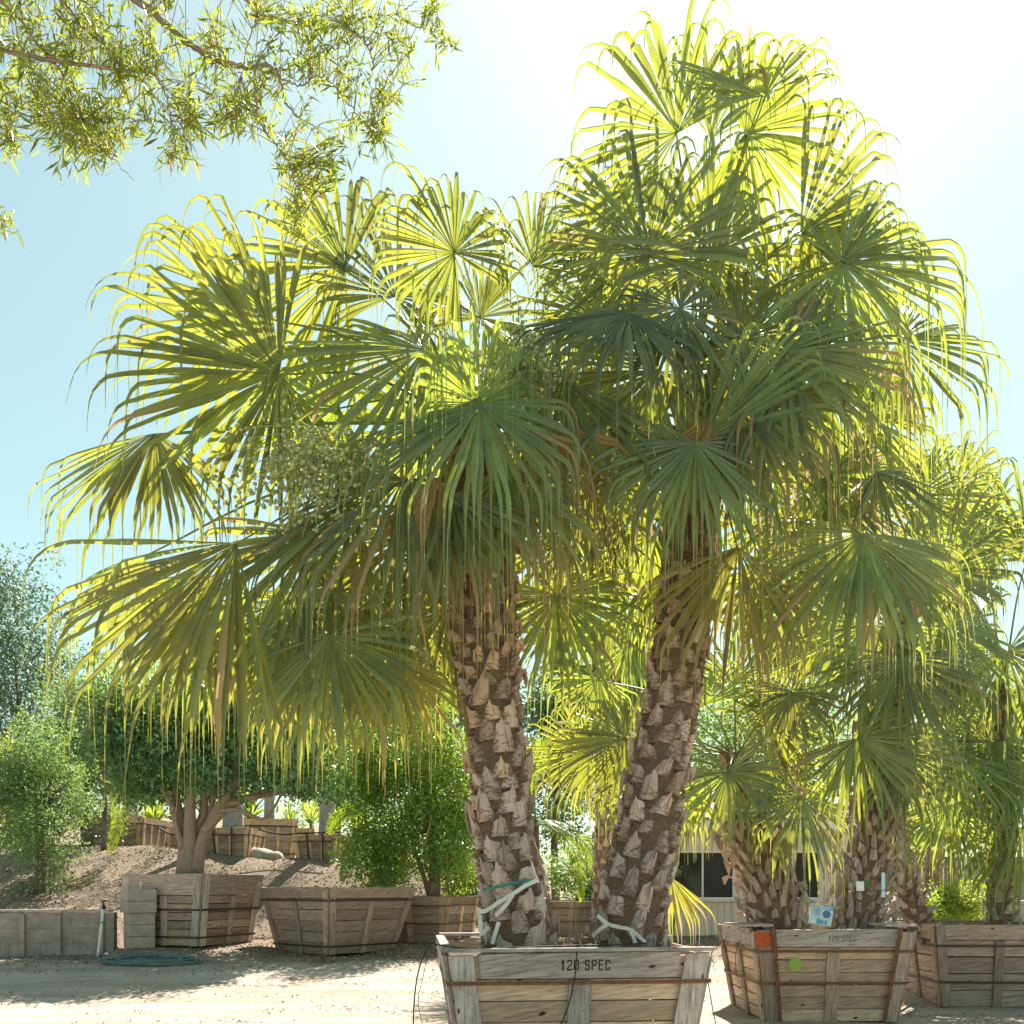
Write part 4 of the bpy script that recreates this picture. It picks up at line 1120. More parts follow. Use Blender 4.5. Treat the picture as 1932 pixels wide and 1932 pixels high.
# background fan palms
bgp = [
    (1130, 1560, 24.0, 1195, [.22, .2, .16], 'fan palm standing behind the gap between the two thick trunks'),
    (1760, 1640, 27.0, 1040, [.24, .2, .18], 'far fan palm behind the stems of the right hand boxes'),
    (1500, 1600, 36.0, 1180, [.28, .25, .2], 'tall fan palm rising behind the cream building'),
    (820, 1640, 35.0, 1230, [.25, .22, .2], 'fan palm rising behind the leafy bush tree'),
]
for k, (px, yb, Yd, yc, rr, lab) in enumerate(bgp):
    b_ = P(px, yb, Yd); b_[2] = terr(b_[0], b_[1]) - .1; r = np.random.default_rng(900 + k)
    palm = empty('fan_palm', b_, 0, lab, 'palm tree', 'background fan palms')
    cr = P(px + 4, yc, Yd)
    palm_trunk(palm, [b_, (b_ + cr) / 2 + A3(.1, 0, 0), cr], rr, boot=(.14, .24), dz=.05, hairs=300, seed=70 + k, npt=30)
    for q in range(17):
        a_ = q * 2.4; el = r.uniform(-.9, .9); o_ = A3(math.cos(a_) * math.cos(el), math.sin(a_) * math.cos(el) * .8, math.sin(el))
        hub = cr + o_ * r.uniform(1.0, 1.5); m_ = nrm(o_ + A3(0, 0, -.35)); ang = math.degrees(math.atan2(m_[2], m_[0]))
        frond(palm, cr, hub, ang, r.uniform(.95, 1.3), 125, (0, r.uniform(-.2, .3)), float(o_[1]) * .6, 'fan_far', nseg=36, seed=1000 + 20 * k + q)


# ------------------------------------------------------------------ broadleaf trees
def leaves(g, cen, spread, n_per, L, asp=.45, seed=0, up=.5, mat=0, tone=None):
    r = np.random.default_rng(seed); cen = np.asarray(cen, float); k = len(cen)
    idx = np.repeat(np.arange(k), n_per); n = len(idx)
    sp = np.asarray(spread, float); sp = sp[idx][:, None] if sp.ndim else sp
    off = r.normal(0, 1, (n, 3)); off = off / np.maximum(1, np.linalg.norm(off, axis=1, keepdims=True) / 1.6)
    c = cen[idx] + off * sp * A3(1, 1, .75)
    d = nrm(r.normal(0, 1, (n, 3)) + off * .8 - A3(0, 0, .5))
    nn = nrm(r.normal(0, .7, (n, 3)) + A3(0, 0, up)); u = nrm(np.cross(d, nn))
    l = L * r.uniform(.6, 1.25, (n, 1)); w_ = l * asp
    V = np.stack([c, c + d * l * .5 - u * w_ * .5, c + d * l, c + d * l * .5 + u * w_ * .5], 1).reshape(-1, 3)
    t = (tone[idx] if tone is not None else r.uniform(.05, .9, k)[idx]) + r.normal(0, .17, n)
    A = np.repeat(np.stack([np.clip(t, 0, 1), np.zeros(n), np.zeros(n)], 1), 4, 0)
    g.add(V, np.arange(n * 4).reshape(-1, 4), A=A, mat=mat)


def blobs(c, rad, n, seed, shell=.55):
    r = np.random.default_rng(seed); v = nrm(r.normal(0, 1, (n, 3)))
    q = (shell + (1 - shell) * r.random((n, 1))) ** .7
    return np.asarray(c) + v * q * np.asarray(rad) * r.uniform(.70, 1.16, (n, 1))


# domed ficus in the grey box
fb = P(356, 1640, 24.9)
ficus = empty('ficus_tree', fb, 0, 'dark green domed ficus with several pale stems in the weathered box', 'tree')
g = G()
limbs = [([(345, 1655), (347, 1580), (335, 1520), (325, 1440)], [.20, .15, .12, .06], 0), ([(352, 1658), (358, 1570), (360, 1500), (372, 1400)], [.23, .17, .13, .06], -.15),
         ([(364, 1655), (372, 1570), (385, 1530), (380, 1440)], [.20, .16, .12, .05], .1), ([(370, 1650), (380, 1590), (410, 1530), (440, 1480), (450, 1400)], [.2, .17, .15, .12, .06], -.1),
         ([(385, 1570), (420, 1530), (460, 1508), (520, 1496), (590, 1490)], [.14, .13, .11, .08, .04], 0), ([(415, 1530), (450, 1528), (490, 1545), (510, 1535), (530, 1500)], [.07, .06, .05, .04, .03], -.1),
         ([(330, 1530), (318, 1510), (300, 1480)], [.09, .07, .04], -.1), ([(345, 1600), (330, 1550), (322, 1500)], [.09, .08, .05], -.2),
         ([(440, 1480), (470, 1460), (500, 1430)], [.09, .06, .03], -.2), ([(395, 1560), (400, 1510), (405, 1440)], [.1, .08, .05], .2)]
for pts, rr, dy in limbs:
    tube(g, smooth_path([P(x, y, 24.9 + dy + .12 * k_) for k_, (x, y) in enumerate(pts)], 16), rr, 12, noise=.02)
build_rel(g, 'trunk', M['bark'], ficus, smooth=True)
g = G()
cen = []
for (x, y, rx, ry, n) in [(300, 1400, 110, 85, 46), (420, 1370, 130, 95, 60), (540, 1410, 100, 75, 40), (280, 1460, 85, 50, 26), (590, 1460, 60, 40, 18), (450, 1460, 130, 30, 26), (400, 1310, 150, 60, 40), (240, 1340, 60, 60, 18), (215, 1400, 35, 60, 14)]:
    c_ = P(x, y, 25.2); s_ = 25.2 / F
    cen.append(blobs(c_, (rx * s_, 1.7, ry * s_), n, x + y))
cen = np.vstack(cen)
leaves(g, cen, .33, 150, .16, .5, seed=5, up=.6)
build_rel(g, 'crown', M['ficus'], ficus)

# leafy bush tree in its box
bb = P(815, 1690, 27.1)
bush = empty('bush_tree', bb, 0, 'bright green leafy round tree in the brown box left of the thick trunks', 'tree')
g = G()
for pts, rr, dy in [([(818, 1700), (820, 1640), (812, 1560), (800, 1450)], [.19, .17, .12, .05], 0), ([(822, 1650), (845, 1610), (860, 1570), (880, 1500)], [.10, .08, .06, .03], -.3), ([(812, 1690), (795, 1640), (770, 1560)], [.1, .07, .03], .2),
                     ([(840, 1615), (858, 1615), (870, 1600)], [.04, .03, .02], -.4), ([(800, 1600), (810, 1560), (818, 1510)], [.04, .03, .02], -1.0)]:
    tube(g, smooth_path([P(x, y, 27.1 + dy) for x, y in pts], 12), rr, 10, noise=.03)
build_rel(g, 'trunk', M['bark'], bush, smooth=True)
g = G(); cen = []
for (x, y, rx, ry, n) in [(770, 1400, 110, 95, 60), (740, 1520, 90, 90, 50), (830, 1480, 80, 100, 48), (700, 1600, 55, 60, 20), (800, 1600, 90, 50, 30), (860, 1640, 45, 45, 16), (690, 1450, 45, 70, 16), (720, 1650, 40, 35, 8), (880, 1560, 30, 80, 14), (790, 1320, 90, 50, 20)]:
    s_ = 27.1 / F; cen.append(blobs(P(x, y, 27.1), (rx * s_, 1.35, ry * s_), n, x + y))
leaves(g, np.vstack(cen), .34, 165, .12, .5, seed=6, up=.5)
build_rel(g, 'crown', M['bush'], bush)


def bg_tree(label, px, ytop, ybot, Yd, wpx, matn, seed, L=.2, per=90, nb=55, group='background trees', trunk_w=.14, ry=None, spread=None, name='broadleaf_tree'):
    s_ = Yd / F; b_ = P(px, HY, Yd); b_[2] = terr(b_[0], b_[1]) - .1
    root = empty(name, b_, 0, label, 'tree', group)
    cz = (ytop + ybot) / 2; c_ = P(px, cz, Yd)
    g = G(); r = np.random.default_rng(seed)
    tube(g, smooth_path([b_, (b_ + c_) / 2 + A3(r.normal(0, .15), 0, 0), c_ + A3(0, 0, .2)], 10), [trunk_w * 1.5, trunk_w, trunk_w * .5], 8, noise=.03)
    for q in range(6):
        e = c_ + nrm(r.normal(0, 1, 3) + A3(0, 0, .4)) * wpx * s_ * .35
        tube(g, smooth_path([b_ + (c_ - b_) * r.uniform(.6, .9), (c_ + e) / 2, e], 7), [trunk_w * .5, trunk_w * .15], 6)
    build_rel(g, 'trunk', M['bark_dark'], root, smooth=True)
    g = G(); rx = wpx * s_ / 2; rz = (ybot - ytop) / 2 * s_; ry = ry or rx
    cen = np.vstack([blobs(c_, (rx, ry, rz), nb, seed, .4), blobs(c_ + A3(r.normal(0, rx * .3), 0, rz * .3), (rx * .7, ry * .7, rz * .8), nb // 3, seed + 1, .3)])
    leaves(g, cen, spread or max(.3, rx * .2), per, L, .45, seed=seed, up=.4)
    build_rel(g, 'crown', M[matn], root)
    return root


bg_tree('fine leaved green tree leaning over the block wall', 75, 1345, 1690, 27.5, 190, 'far_leaf', 71, L=.11, per=150, nb=110, spread=.32, group='trees at the left edge', name='bushy_tree')
bg_tree('dense dark tree right of the fine leaved wall tree', 165, 1255, 1600, 33, 150, 'far_leaf', 72, L=.15, per=130, nb=80, spread=.4, group='trees at the left edge')
bg_tree('hazy blue green tree at the far left, rising highest there', 35, 1055, 1520, 52, 230, 'blue_leaf', 73, L=.24, per=90, nb=150, spread=.7, group='trees at the left edge')
bg_tree('pale lime shrub tree at the left edge behind the wall', 20, 1380, 1660, 34, 130, 'lime_leaf', 74, L=.14, per=90, nb=70, spread=.35, group='trees at the left edge')
bg_tree('broad green tree behind the domed ficus', 330, 1290, 1540, 50, 320, 'far_leaf', 75, L=.3, per=110, nb=90)
bg_tree('green tree filling the gap right of the ficus crown', 640, 1290, 1560, 54, 260, 'far_leaf', 76, L=.3, per=110, nb=90)
bg_tree('tall green tree directly behind the round bush tree', 850, 1170, 1540, 46, 250, 'far_leaf', 77, L=.27, per=110, nb=90)
bg_tree('dark blue green tree between the two thick trunks', 1050, 1260, 1620, 40, 170, 'blue_leaf', 78, L=.22, per=130, nb=80)
bg_tree('green tree behind the right thick trunk', 1185, 1190, 1600, 56, 240, 'far_leaf', 79, L=.3, per=110, nb=90)
bg_tree('tree over the roof of the cream building', 1400, 1290, 1590, 50, 330, 'far_leaf', 80, L=.3, per=110, nb=100)
bg_tree('yellow green tree beyond the right end of the cream building', 1700, 1330, 1640, 48, 280, 'lime_leaf', 81, L=.28, per=90, nb=90)
bg_tree('green tree at the far right behind the grey fence', 1900, 1270, 1610, 46, 260, 'far_leaf', 82, L=.26, per=110, nb=90)
bg_tree('dark low shrub in the shade between the thick trunks', 1100, 1580, 1740, 31.5, 170, 'ficus', 83, L=.13, per=120, nb=45, spread=.3, group=None, trunk_w=.06, ry=.8, name='dark_shrub')
bg_tree('lime green rounded shrub behind the worn right box', 1785, 1660, 1745, 25, 130, 'lime_leaf', 84, L=.10, per=120, nb=40, spread=.22, group=None, trunk_w=.04, name='lime_shrub')
bg_tree('small bright bush against the left end of the cream building', 1262, 1628, 1700, 28.5, 26, 'bush', 85, L=.09, per=60, nb=12, spread=.15, group=None, trunk_w=.03, name='small_bush')
bg_tree('shaded green shrub beside the box of the round bush tree', 900, 1600, 1720, 31, 110, 'ficus', 86, L=.13, per=110, nb=30, spread=.3, group=None, trunk_w=.05, name='shaded_shrub')


# ------------------------------------------------------------------ feather palms, royal palm stems, spiky plants
def feather(g, pts, L0, n=46, seed=0, hang=.5, w0=.022, A1=0.0, plane=None):
    r = np.random.default_rng(seed); p = smooth_path(pts, 24); d = nrm(np.gradient(p, axis=0))
    tube(g, p, [.022, .014, .004], 5, mat=1)
    up = A3(0, 0, 1)
    for sgn in (-1, 1):
        t = np.linspace(.12, .99, n); i_ = t * 23
        base = np.stack([np.interp(i_, np.arange(24), p[:, c]) for c in range(3)], 1); dd = nrm(np.stack([np.interp(i_, np.arange(24), d[:, c]) for c in range(3)], 1))
        sd_ = nrm(np.cross(dd, up if plane is None else np.asarray(plane))) * sgn
        L = (L0 * np.sin(np.pi * np.clip(t * .85 + .12, 0, 1)) ** .6 * r.uniform(.88, 1.1, n))[:, None]
        q = nrm(dd * .75 + sd_ * .8 + r.normal(0, .07, (n, 3)))
        p1 = base + q * L * .5; q2 = nrm(q - up * hang); p2 = p1 + q2 * L * .5
        wv = nrm(np.cross(q, np.cross(q, up) + 1e-3)); wv = nrm(np.cross(q, nrm(np.cross(dd, q)) + 1e-4))
        V = np.stack([base - wv * w0 * .4, base + wv * w0 * .4, p1 - wv * w0, p1 + wv * w0, p2 - wv * .002, p2 + wv * .002], 1).reshape(-1, 3)
        k = np.arange(n)[:, None] * 6; Q = np.concatenate([k + np.array([0, 1, 3, 2]), k + np.array([2, 3, 5, 4])])
        A = np.repeat(np.stack([r.uniform(.3, .9, n), np.full(n, A1), t], 1), 6, 0); g.add(V, Q, A=A)


def feather_palm(label, base, crown, fronds, r0=.12, L0=.35, seed=0, matn='feather', group=None, stem='bark_dark', n=46, hang=.5, plane=None, swell=None):
    palm = empty('feather_palm', base, 0, label, 'palm tree', group); off = np.array(palm.location)
    g = G(); tube(g, smooth_path([base - off, (np.asarray(base) + crown) / 2 - off, np.asarray(crown) - off], 16), swell or [r0 * 1.3, r0, r0 * .8], 14, noise=.02)
    g.build('trunk', M[stem], palm, smooth=True)
    for k, pts in enumerate(fronds):
        g = G(); feather(g, [np.asarray(q) - off for q in pts], L0, n, seed + k, hang, plane=plane); g.build('frond', [M[matn], M['stalk']], palm)
    return palm


Yq = 26.5
b_ = P(1010, 1700, Yq + 3); b_[2] = terr(b_[0], b_[1])
c_ = P(1010, 1545, Yq + 3)
feather_palm('feather palm between the thick trunks with bright arching fronds', b_, c_, [
    [c_, P(1040, 1560, Yq), P(1085, 1610, Yq - .6), P(1098, 1700, Yq - .8)],
    [c_, P(1060, 1560, Yq + .4), P(1110, 1600, Yq), P(1135, 1680, Yq)],
    [c_, P(1000, 1480, Yq + 1), P(1030, 1440, Yq), P(1060, 1430, Yq)],
    [c_, P(1010, 1440, Yq), P(1050, 1400, Yq - .4), P(1120, 1400, Yq - .8)],
    [c_, P(960, 1500, Yq + 1), P(930, 1520, Yq), P(915, 1600, Yq)],
    [c_, P(1070, 1520, Yq + 1), P(1150, 1540, Yq), P(1190, 1610, Yq)],
    [c_, P(990, 1440, Yq + 1), P(1010, 1410, Yq + 1), P(1000, 1390, Yq + .5)],
], r0=.14, L0=.42, seed=5, n=54, plane=(0, -1, .4))
Yq = 27.5
b_ = P(706, 1690, Yq + 1.4); b_[2] = terr(b_[0], b_[1]); c_ = P(706, 1560, Yq + 1.4)
feather_palm('feather palm with a low bright drooping frond left of the round bush tree', b_, c_, [
    [c_, P(690, 1560, Yq), P(665, 1600, Yq - 1), P(645, 1662, Yq - 1.2)],
    [c_, P(715, 1590, Yq - .5), P(725, 1640, Yq - 1.1), P(722, 1680, Yq - 1.2)],
    [c_, P(670, 1530, Yq + 1), P(640, 1540, Yq + 1), P(620, 1570, Yq + 1)],
], r0=.1, L0=.4, seed=25, n=50, plane=(0, -1, .3))
Yq = 30.5
b_ = P(196, 1655, Yq + 1.5); b_[2] = terr(b_[0], b_[1]); c_ = P(198, 1500, Yq + 1.5)
feather_palm('soft feather palm with limp fronds before the leftmost terrace box', b_, c_, [
    [c_, P(215, 1470, Yq), P(225, 1530, Yq - .4), P(206, 1610, Yq - .6)],
    [c_, P(190, 1440, Yq + .5), P(160, 1440, Yq), P(140, 1500, Yq)],
    [c_, P(220, 1440, Yq + .5), P(250, 1450, Yq), P(262, 1510, Yq)],
    [c_, P(205, 1420, Yq + .5), P(230, 1400, Yq), P(270, 1420, Yq)],
], r0=.09, L0=.55, seed=35, n=50, plane=(0, -1, .3), hang=1.0)

RP = [(247, 1543, 1290, 0, 'smooth grey royal palm stem standing in the leftmost terrace box', [.30, .22, .17, .15]),
      (440, 1561, 1300, 2, 'royal palm with a swollen whitish foot, right of the ficus trunk', [.40, .33, .2, .17, .16, .15]),
      (508, 1545, 1330, 3, 'thin grey royal palm stem behind the lying log', [.22, .18, .15, .14]),
      (618, 1574, 1330, 5, 'smooth grey tapering royal palm stem in the right end terrace box', [.34, .27, .21, .18, .16])]
for k, (px, yb, yc, bi, lab, rr) in enumerate(RP):
    X, Yc, z0, z1 = terr_boxes[bi]; b_ = A3((px - HX) / F * Yc, Yc, z1 - .18); c_ = P(px, yc, Yc); c_[1] = Yc; r = np.random.default_rng(60 + k)
    fr = []
    for q in range(9):
        a_ = q * .7 + r.uniform(0, .4); o_ = A3(math.cos(a_), math.sin(a_) * .9, 0)
        fr.append([c_, c_ + o_ * .8 + A3(0, 0, .9), c_ + o_ * 1.9 + A3(0, 0, .7), c_ + o_ * 2.6 - A3(0, 0, .5)])
    feather_palm(lab, b_, c_, fr, L0=.5, seed=200 + 10 * k, group='royal palms on the upper terrace', stem='royal', n=30, swell=rr, hang=.8)


def spiky(label, px, py, Yd, h, n=60, seed=0, matn='lime_leaf', name='yucca', w0=.03, stem=.5, group='spiky plants on the upper terrace'):
    r = np.random.default_rng(seed); b_ = P(px, py, Yd); b_[2] = terr(b_[0], b_[1])
    root = empty(name, b_, 0, label, 'plant', group)
    g = G(); tube(g, [(0, 0, -.05), (0.03, 0, stem)], [.07, .05], 8); g.build('stem', M['bark_dark'], root)
    g = G(); c = A3(0.03, 0, stem); el = r.uniform(-.3, 1.4, n); az = r.uniform(0, 6.28, n)
    d = np.stack([np.cos(az) * np.cos(el), np.sin(az) * np.cos(el), np.sin(el)], 1); L = (h * r.uniform(.7, 1.1, n))[:, None]
    sd_ = nrm(np.cross(d, A3(0, 0, 1))); p0 = c + d * .03; p1 = c + d * L * .5; p2 = p1 + nrm(d - A3(0, 0, .35)) * L * .3; p3 = p2 + nrm(d - A3(0, 0, .9)) * L * .25
    V = np.stack([p0 - sd_ * w0 * .5, p0 + sd_ * w0 * .5, p1 - sd_ * w0, p1 + sd_ * w0, p2 - sd_ * w0 * .7, p2 + sd_ * w0 * .7, p3 - sd_ * .002, p3 + sd_ * .002], 1).reshape(-1, 3)
    k = np.arange(n)[:, None] * 8; Q = np.concatenate([k + np.array([0, 1, 3, 2]), k + np.array([2, 3, 5, 4]), k + np.array([4, 5, 7, 6])])
    g.add(V, Q, A=np.repeat(np.stack([r.uniform(.2, .9, n), np.zeros(n), np.zeros(n)], 1), 8, 0)); g.build('leaf_rosette', M[matn], root)


spiky('pale spiky plant left of the right end terrace box', 545, 1590, 41, 1.5, 110, 1, stem=1.4)
spiky('pale spiky plant right behind the smooth grey trunk', 585, 1590, 42, 1.6, 110, 2, stem=1.6)
spiky('broad lime plant glowing left of the terrace boxes', 290, 1580, 38, 1.3, 80, 3, stem=1.0, w0=.06)
spiky('lime banana like plant behind the swollen palm foot', 470, 1580, 41, 1.6, 60, 4, stem=1.6, w0=.12)
spiky('green spiky plant right of the right end terrace box', 670, 1600, 36, 1.3, 100, 5, matn='feather', stem=1.1)
spiky('small spiky plant before the grey fence at right', 1715, 1660, 28, .7, 60, 7, matn='feather', stem=.8, group=None)
spiky('dry twiggy weed at the foot of the tilted empty box', 608, 1800, 22.4, .5, 34, 8, matn='litter', name='dry_weed', w0=.008, stem=.06, group=None)


# far fence and concrete blocks at the right
def fence():
    Yf = 38.0; x0 = (1700 - HX) / F * Yf; x1 = (2080 - HX) / F * Yf; z0 = terr(x0, Yf)
    root = empty('board_fence', (x0, Yf, z0), 0, 'grey board fence far behind the worn right box', 'fence')
    zt = EYE - (1616 - HY) / F * Yf - z0; g = G(); x = 0
    while x < x1 - x0:
        prism(g, [(x, 0, .05), (x + .17, 0, .05), (x + .17, 0, zt + rng.uniform(-.03, .03)), (x, 0, zt)], (0, -1, 0), .025); x += .19
    g.build('boards', M['fence'], root)
    g = G(); box(g, ((x1 - x0) / 2, .08, zt * .8), (x1 - x0, .08, .1)); box(g, ((x1 - x0) / 2, .08, zt * .25), (x1 - x0, .08, .1)); g.build('rail', M['fence'], root)
    for q in range(5):
        g = G(); box(g, (q * (x1 - x0) / 4, -.08, (zt + .2) / 2), (.14, .12, zt + .2)); g.build('post', M['wood_brown'], root)


fence()
for k, (x0, x1, yt, yb, Yd, lab) in enumerate([(1845, 1905, 1672, 1742, 27, 'large concrete block beside the dark stem at right'), (1905, 1975, 1690, 1745, 25.5, 'grey concrete block cut off by the right edge')]):
    a_ = P(x0, yb, Yd); b_ = P(x1, yt, Yd); zz = terr(a_[0], Yd); h_ = b_[2] - zz; w_ = b_[0] - a_[0]
    root = empty('concrete_block', ((a_[0] + b_[0]) / 2, Yd, zz), R(4), lab, 'concrete block', 'concrete blocks behind the worn box')
    g = G(); box(g, (0, .4, h_ * .42), (w_, .8, h_ * .84)); g.build('body', M['conc'], root, bevel=.03)
    g = G(); box(g, (0, .4, h_ * .84 + .05), (w_ * 1.04, .84, .1)); g.build('cap', M['rock'], root, bevel=.02)


# ------------------------------------------------------------------ overhanging narrow-leaved tree (top left)
def overhang():
    Yd = 8.0
    tb = A3(-7.5, 8.5, 0)
    root = empty('narrow_leaved_tree', tb, 0, 'branches of a fine leaved tree reaching in at the top left', 'tree')
    r = np.random.default_rng(33)
    Z = lambda x, y, d=0: P(x * .4755, y * .4755, Yd + d)
    top = A3(-6.2, 8.3, 7.0)
    br = [
        ([(-400, -350), (200, -230), (545, 0), (740, 165), (870, 240), (1010, 268), (1060, 258), (1105, 300), (1130, 400), (1175, 455), (1240, 520)], [.09, .06, .045, .04, .035, .03, .022, .018, .012, .006], 0),
        ([(200, -230), (700, -200), (985, 0), (1030, 60), (1100, 75), (1270, 105), (1380, 100), (1460, 65), (1570, 55), (1650, 5)], [.05, .035, .028, .022, .02, .018, .014, .01, .006], .3),
        ([(1570, 55), (1640, 100), (1720, 125), (1790, 155)], [.01, .008, .004], .3),
        ([(1380, 100), (1450, 170), (1480, 250), (1470, 340), (1530, 390), (1580, 400)], [.012, .01, .006, .004], .2),
        ([(1010, 268), (1015, 400), (1040, 500), (1110, 600), (1160, 680), (1185, 850), (1200, 940)], [.016, .014, .01, .008, .004], -.2),
        ([(-300, 100), (100, 220), (435, 270), (600, 295), (655, 370), (680, 480), (700, 600)], [.03, .024, .018, .014, .008, .004], -.3),
        ([(-200, -150), (50, 50), (130, 150), (250, 300), (300, 480), (420, 600), (530, 715)], [.03, .02, .018, .014, .01, .006, .004], -.2),
        ([(150, -120), (250, 0), (330, 110), (430, 180), (520, 200)], [.02, .016, .01, .005], 0),
        ([(300, 480), (430, 470), (600, 480), (770, 485)], [.008, .007, .004], -.3),
        ([(1105, 300), (1190, 340), (1280, 300), (1370, 400), (1440, 480), (1500, 560)], [.012, .01, .008, .004], .1),
        ([(740, 165), (660, 190), (600, 240), (520, 270)], [.01, .008, .004], .1),
        ([(870, 240), (960, 330), (980, 430), (900, 470)], [.009, .007, .004], -.2),
        ([(-100, 250), (60, 380), (40, 520), (70, 620)], [.014, .01, .005], 0),
        ([(100, 220), (160, 360), (200, 520)], [.012, .008, .004], 0),
        ([(1020, 60), (980, 180), (960, 300)], [.01, .008, .004], .1),
        ([(-150, 700), (-60, 830), (0, 870), (40, 880)], [.012, .008, .004], 0),
    ]
    g = G(); allp = []; first = True
    tube(g, smooth_path([tb - A3(0, 0, .1), tb + A3(.15, 0, 2.5), tb + A3(.4, -.1, 4.8), top, Z(-400, -350)], 30), [.26, .2, .17, .13, .09], 12, noise=.02)
    tube(g, smooth_path([tb + A3(.15, 0, 3), tb + A3(.8, 0, 5.5), Z(-300, 100, -.3)], 14), [.12, .06, .03], 8); tube(g, smooth_path([top, Z(-300, -250, -.2), Z(-200, -150, -.2)], 8), [.07, .03], 8)
    tube(g, smooth_path([tb + A3(.4, 0, 4), Z(-250, 500), Z(-150, 700)], 10), [.06, .02, .012], 6)
    for pts, rr, d_ in br:
        p = smooth_path([Z(x, y, d_ + .05 * k) for k, (x, y) in enumerate(pts)], 8 * len(pts)); p = p + r.normal(0, .006, p.shape)
        tube(g, p, [q * .62 for q in rr], 6, cap=False); allp.append(p)
    allp = np.vstack(allp)
    ell = [(120, 330, 190, 190, 105), (330, 560, 140, 130, 62), (320, 110, 140, 120, 48), (560, 190, 150, 130, 48), (500, 440, 140, 130, 46), (820, 140, 110, 60, 20), (850, 410, 140, 140, 58), (1150, 80, 170, 60, 34), (1300, 210, 170, 110, 46),
           (1430, 530, 150, 90, 34), (1200, 640, 110, 120, 24), (1170, 850, 60, 100, 20), (1000, 470, 110, 60, 18), (1570, 210, 60, 100, 18), (1770, 180, 50, 50, 9), (1480, 30, 140, 50, 20), (1720, 20, 50, 30, 9), (700, 620, 80, 50, 14), (1040, 330, 60, 60, 12),
           (60, 60, 120, 90, 24), (20, 560, 60, 60, 14), (20, 880, 35, 30, 5), (1540, 430, 70, 60, 12), (-150, 100, 160, 200, 30), (-100, 450, 120, 150, 20), (1300, 720, 70, 40, 8), (700, -80, 250, 70, 30), (1200, -60, 250, 60, 24), (300, -80, 300, 60, 30)]
    S = []
    for (x, y, rx, ry, n) in ell:
        for _ in range(int(n * 1.2)):
            a_ = r.uniform(0, 6.28); q = math.sqrt(r.random()); S.append(Z(x + rx * q * math.cos(a_), y + ry * q * math.sin(a_), r.normal(0, .35)))
    S = np.array(S)
    lv = G()
    for s in S:
        dist = np.linalg.norm(allp - s, axis=1); b = allp[np.argmin(dist + r.random(len(allp)) * .12)]
        if np.linalg.norm(b - s) > .55: s = b + nrm(s - b) * r.uniform(.3, .55)
        mid = (b + s) / 2 + A3(0, 0, .04)
        tube(g, smooth_path([b, mid, s], 4), [.004, .002], 3, cap=False)
        ax = nrm(s - b + A3(0, 0, -.03) + r.normal(0, .04, 3)); n = r.integers(6, 11)
        t = r.uniform(-.30, .04, n)[:, None]; base = s + ax * t
        d = nrm(ax * .8 + r.normal(0, .62, (n, 3)) - A3(0, 0, .15)); L = r.uniform(.10, .18, (n, 1)); w_ = L * .064
        u = nrm(np.cross(d, r.normal(0, 1, (n, 3)))); m1 = base + d * L * .45 - A3(0, 0, .004); e = base + d * L - A3(0, 0, .012)
        V = np.stack([base, m1 - u * w_, e, m1 + u * w_], 1).reshape(-1, 3); tone = r.uniform(.2, .8)
        lv.add(V, np.arange(n * 4).reshape(-1, 4), A=np.repeat(np.stack([np.clip(tone + r.normal(0, .2, n), 0, 1), (r.random(n) < .03) * .8, np.zeros(n)], 1), 4, 0))
    build_rel(g, 'trunk', M['bark'], root, smooth=True)
    build_rel(lv, 'crown', M['willow'], root)


overhang()


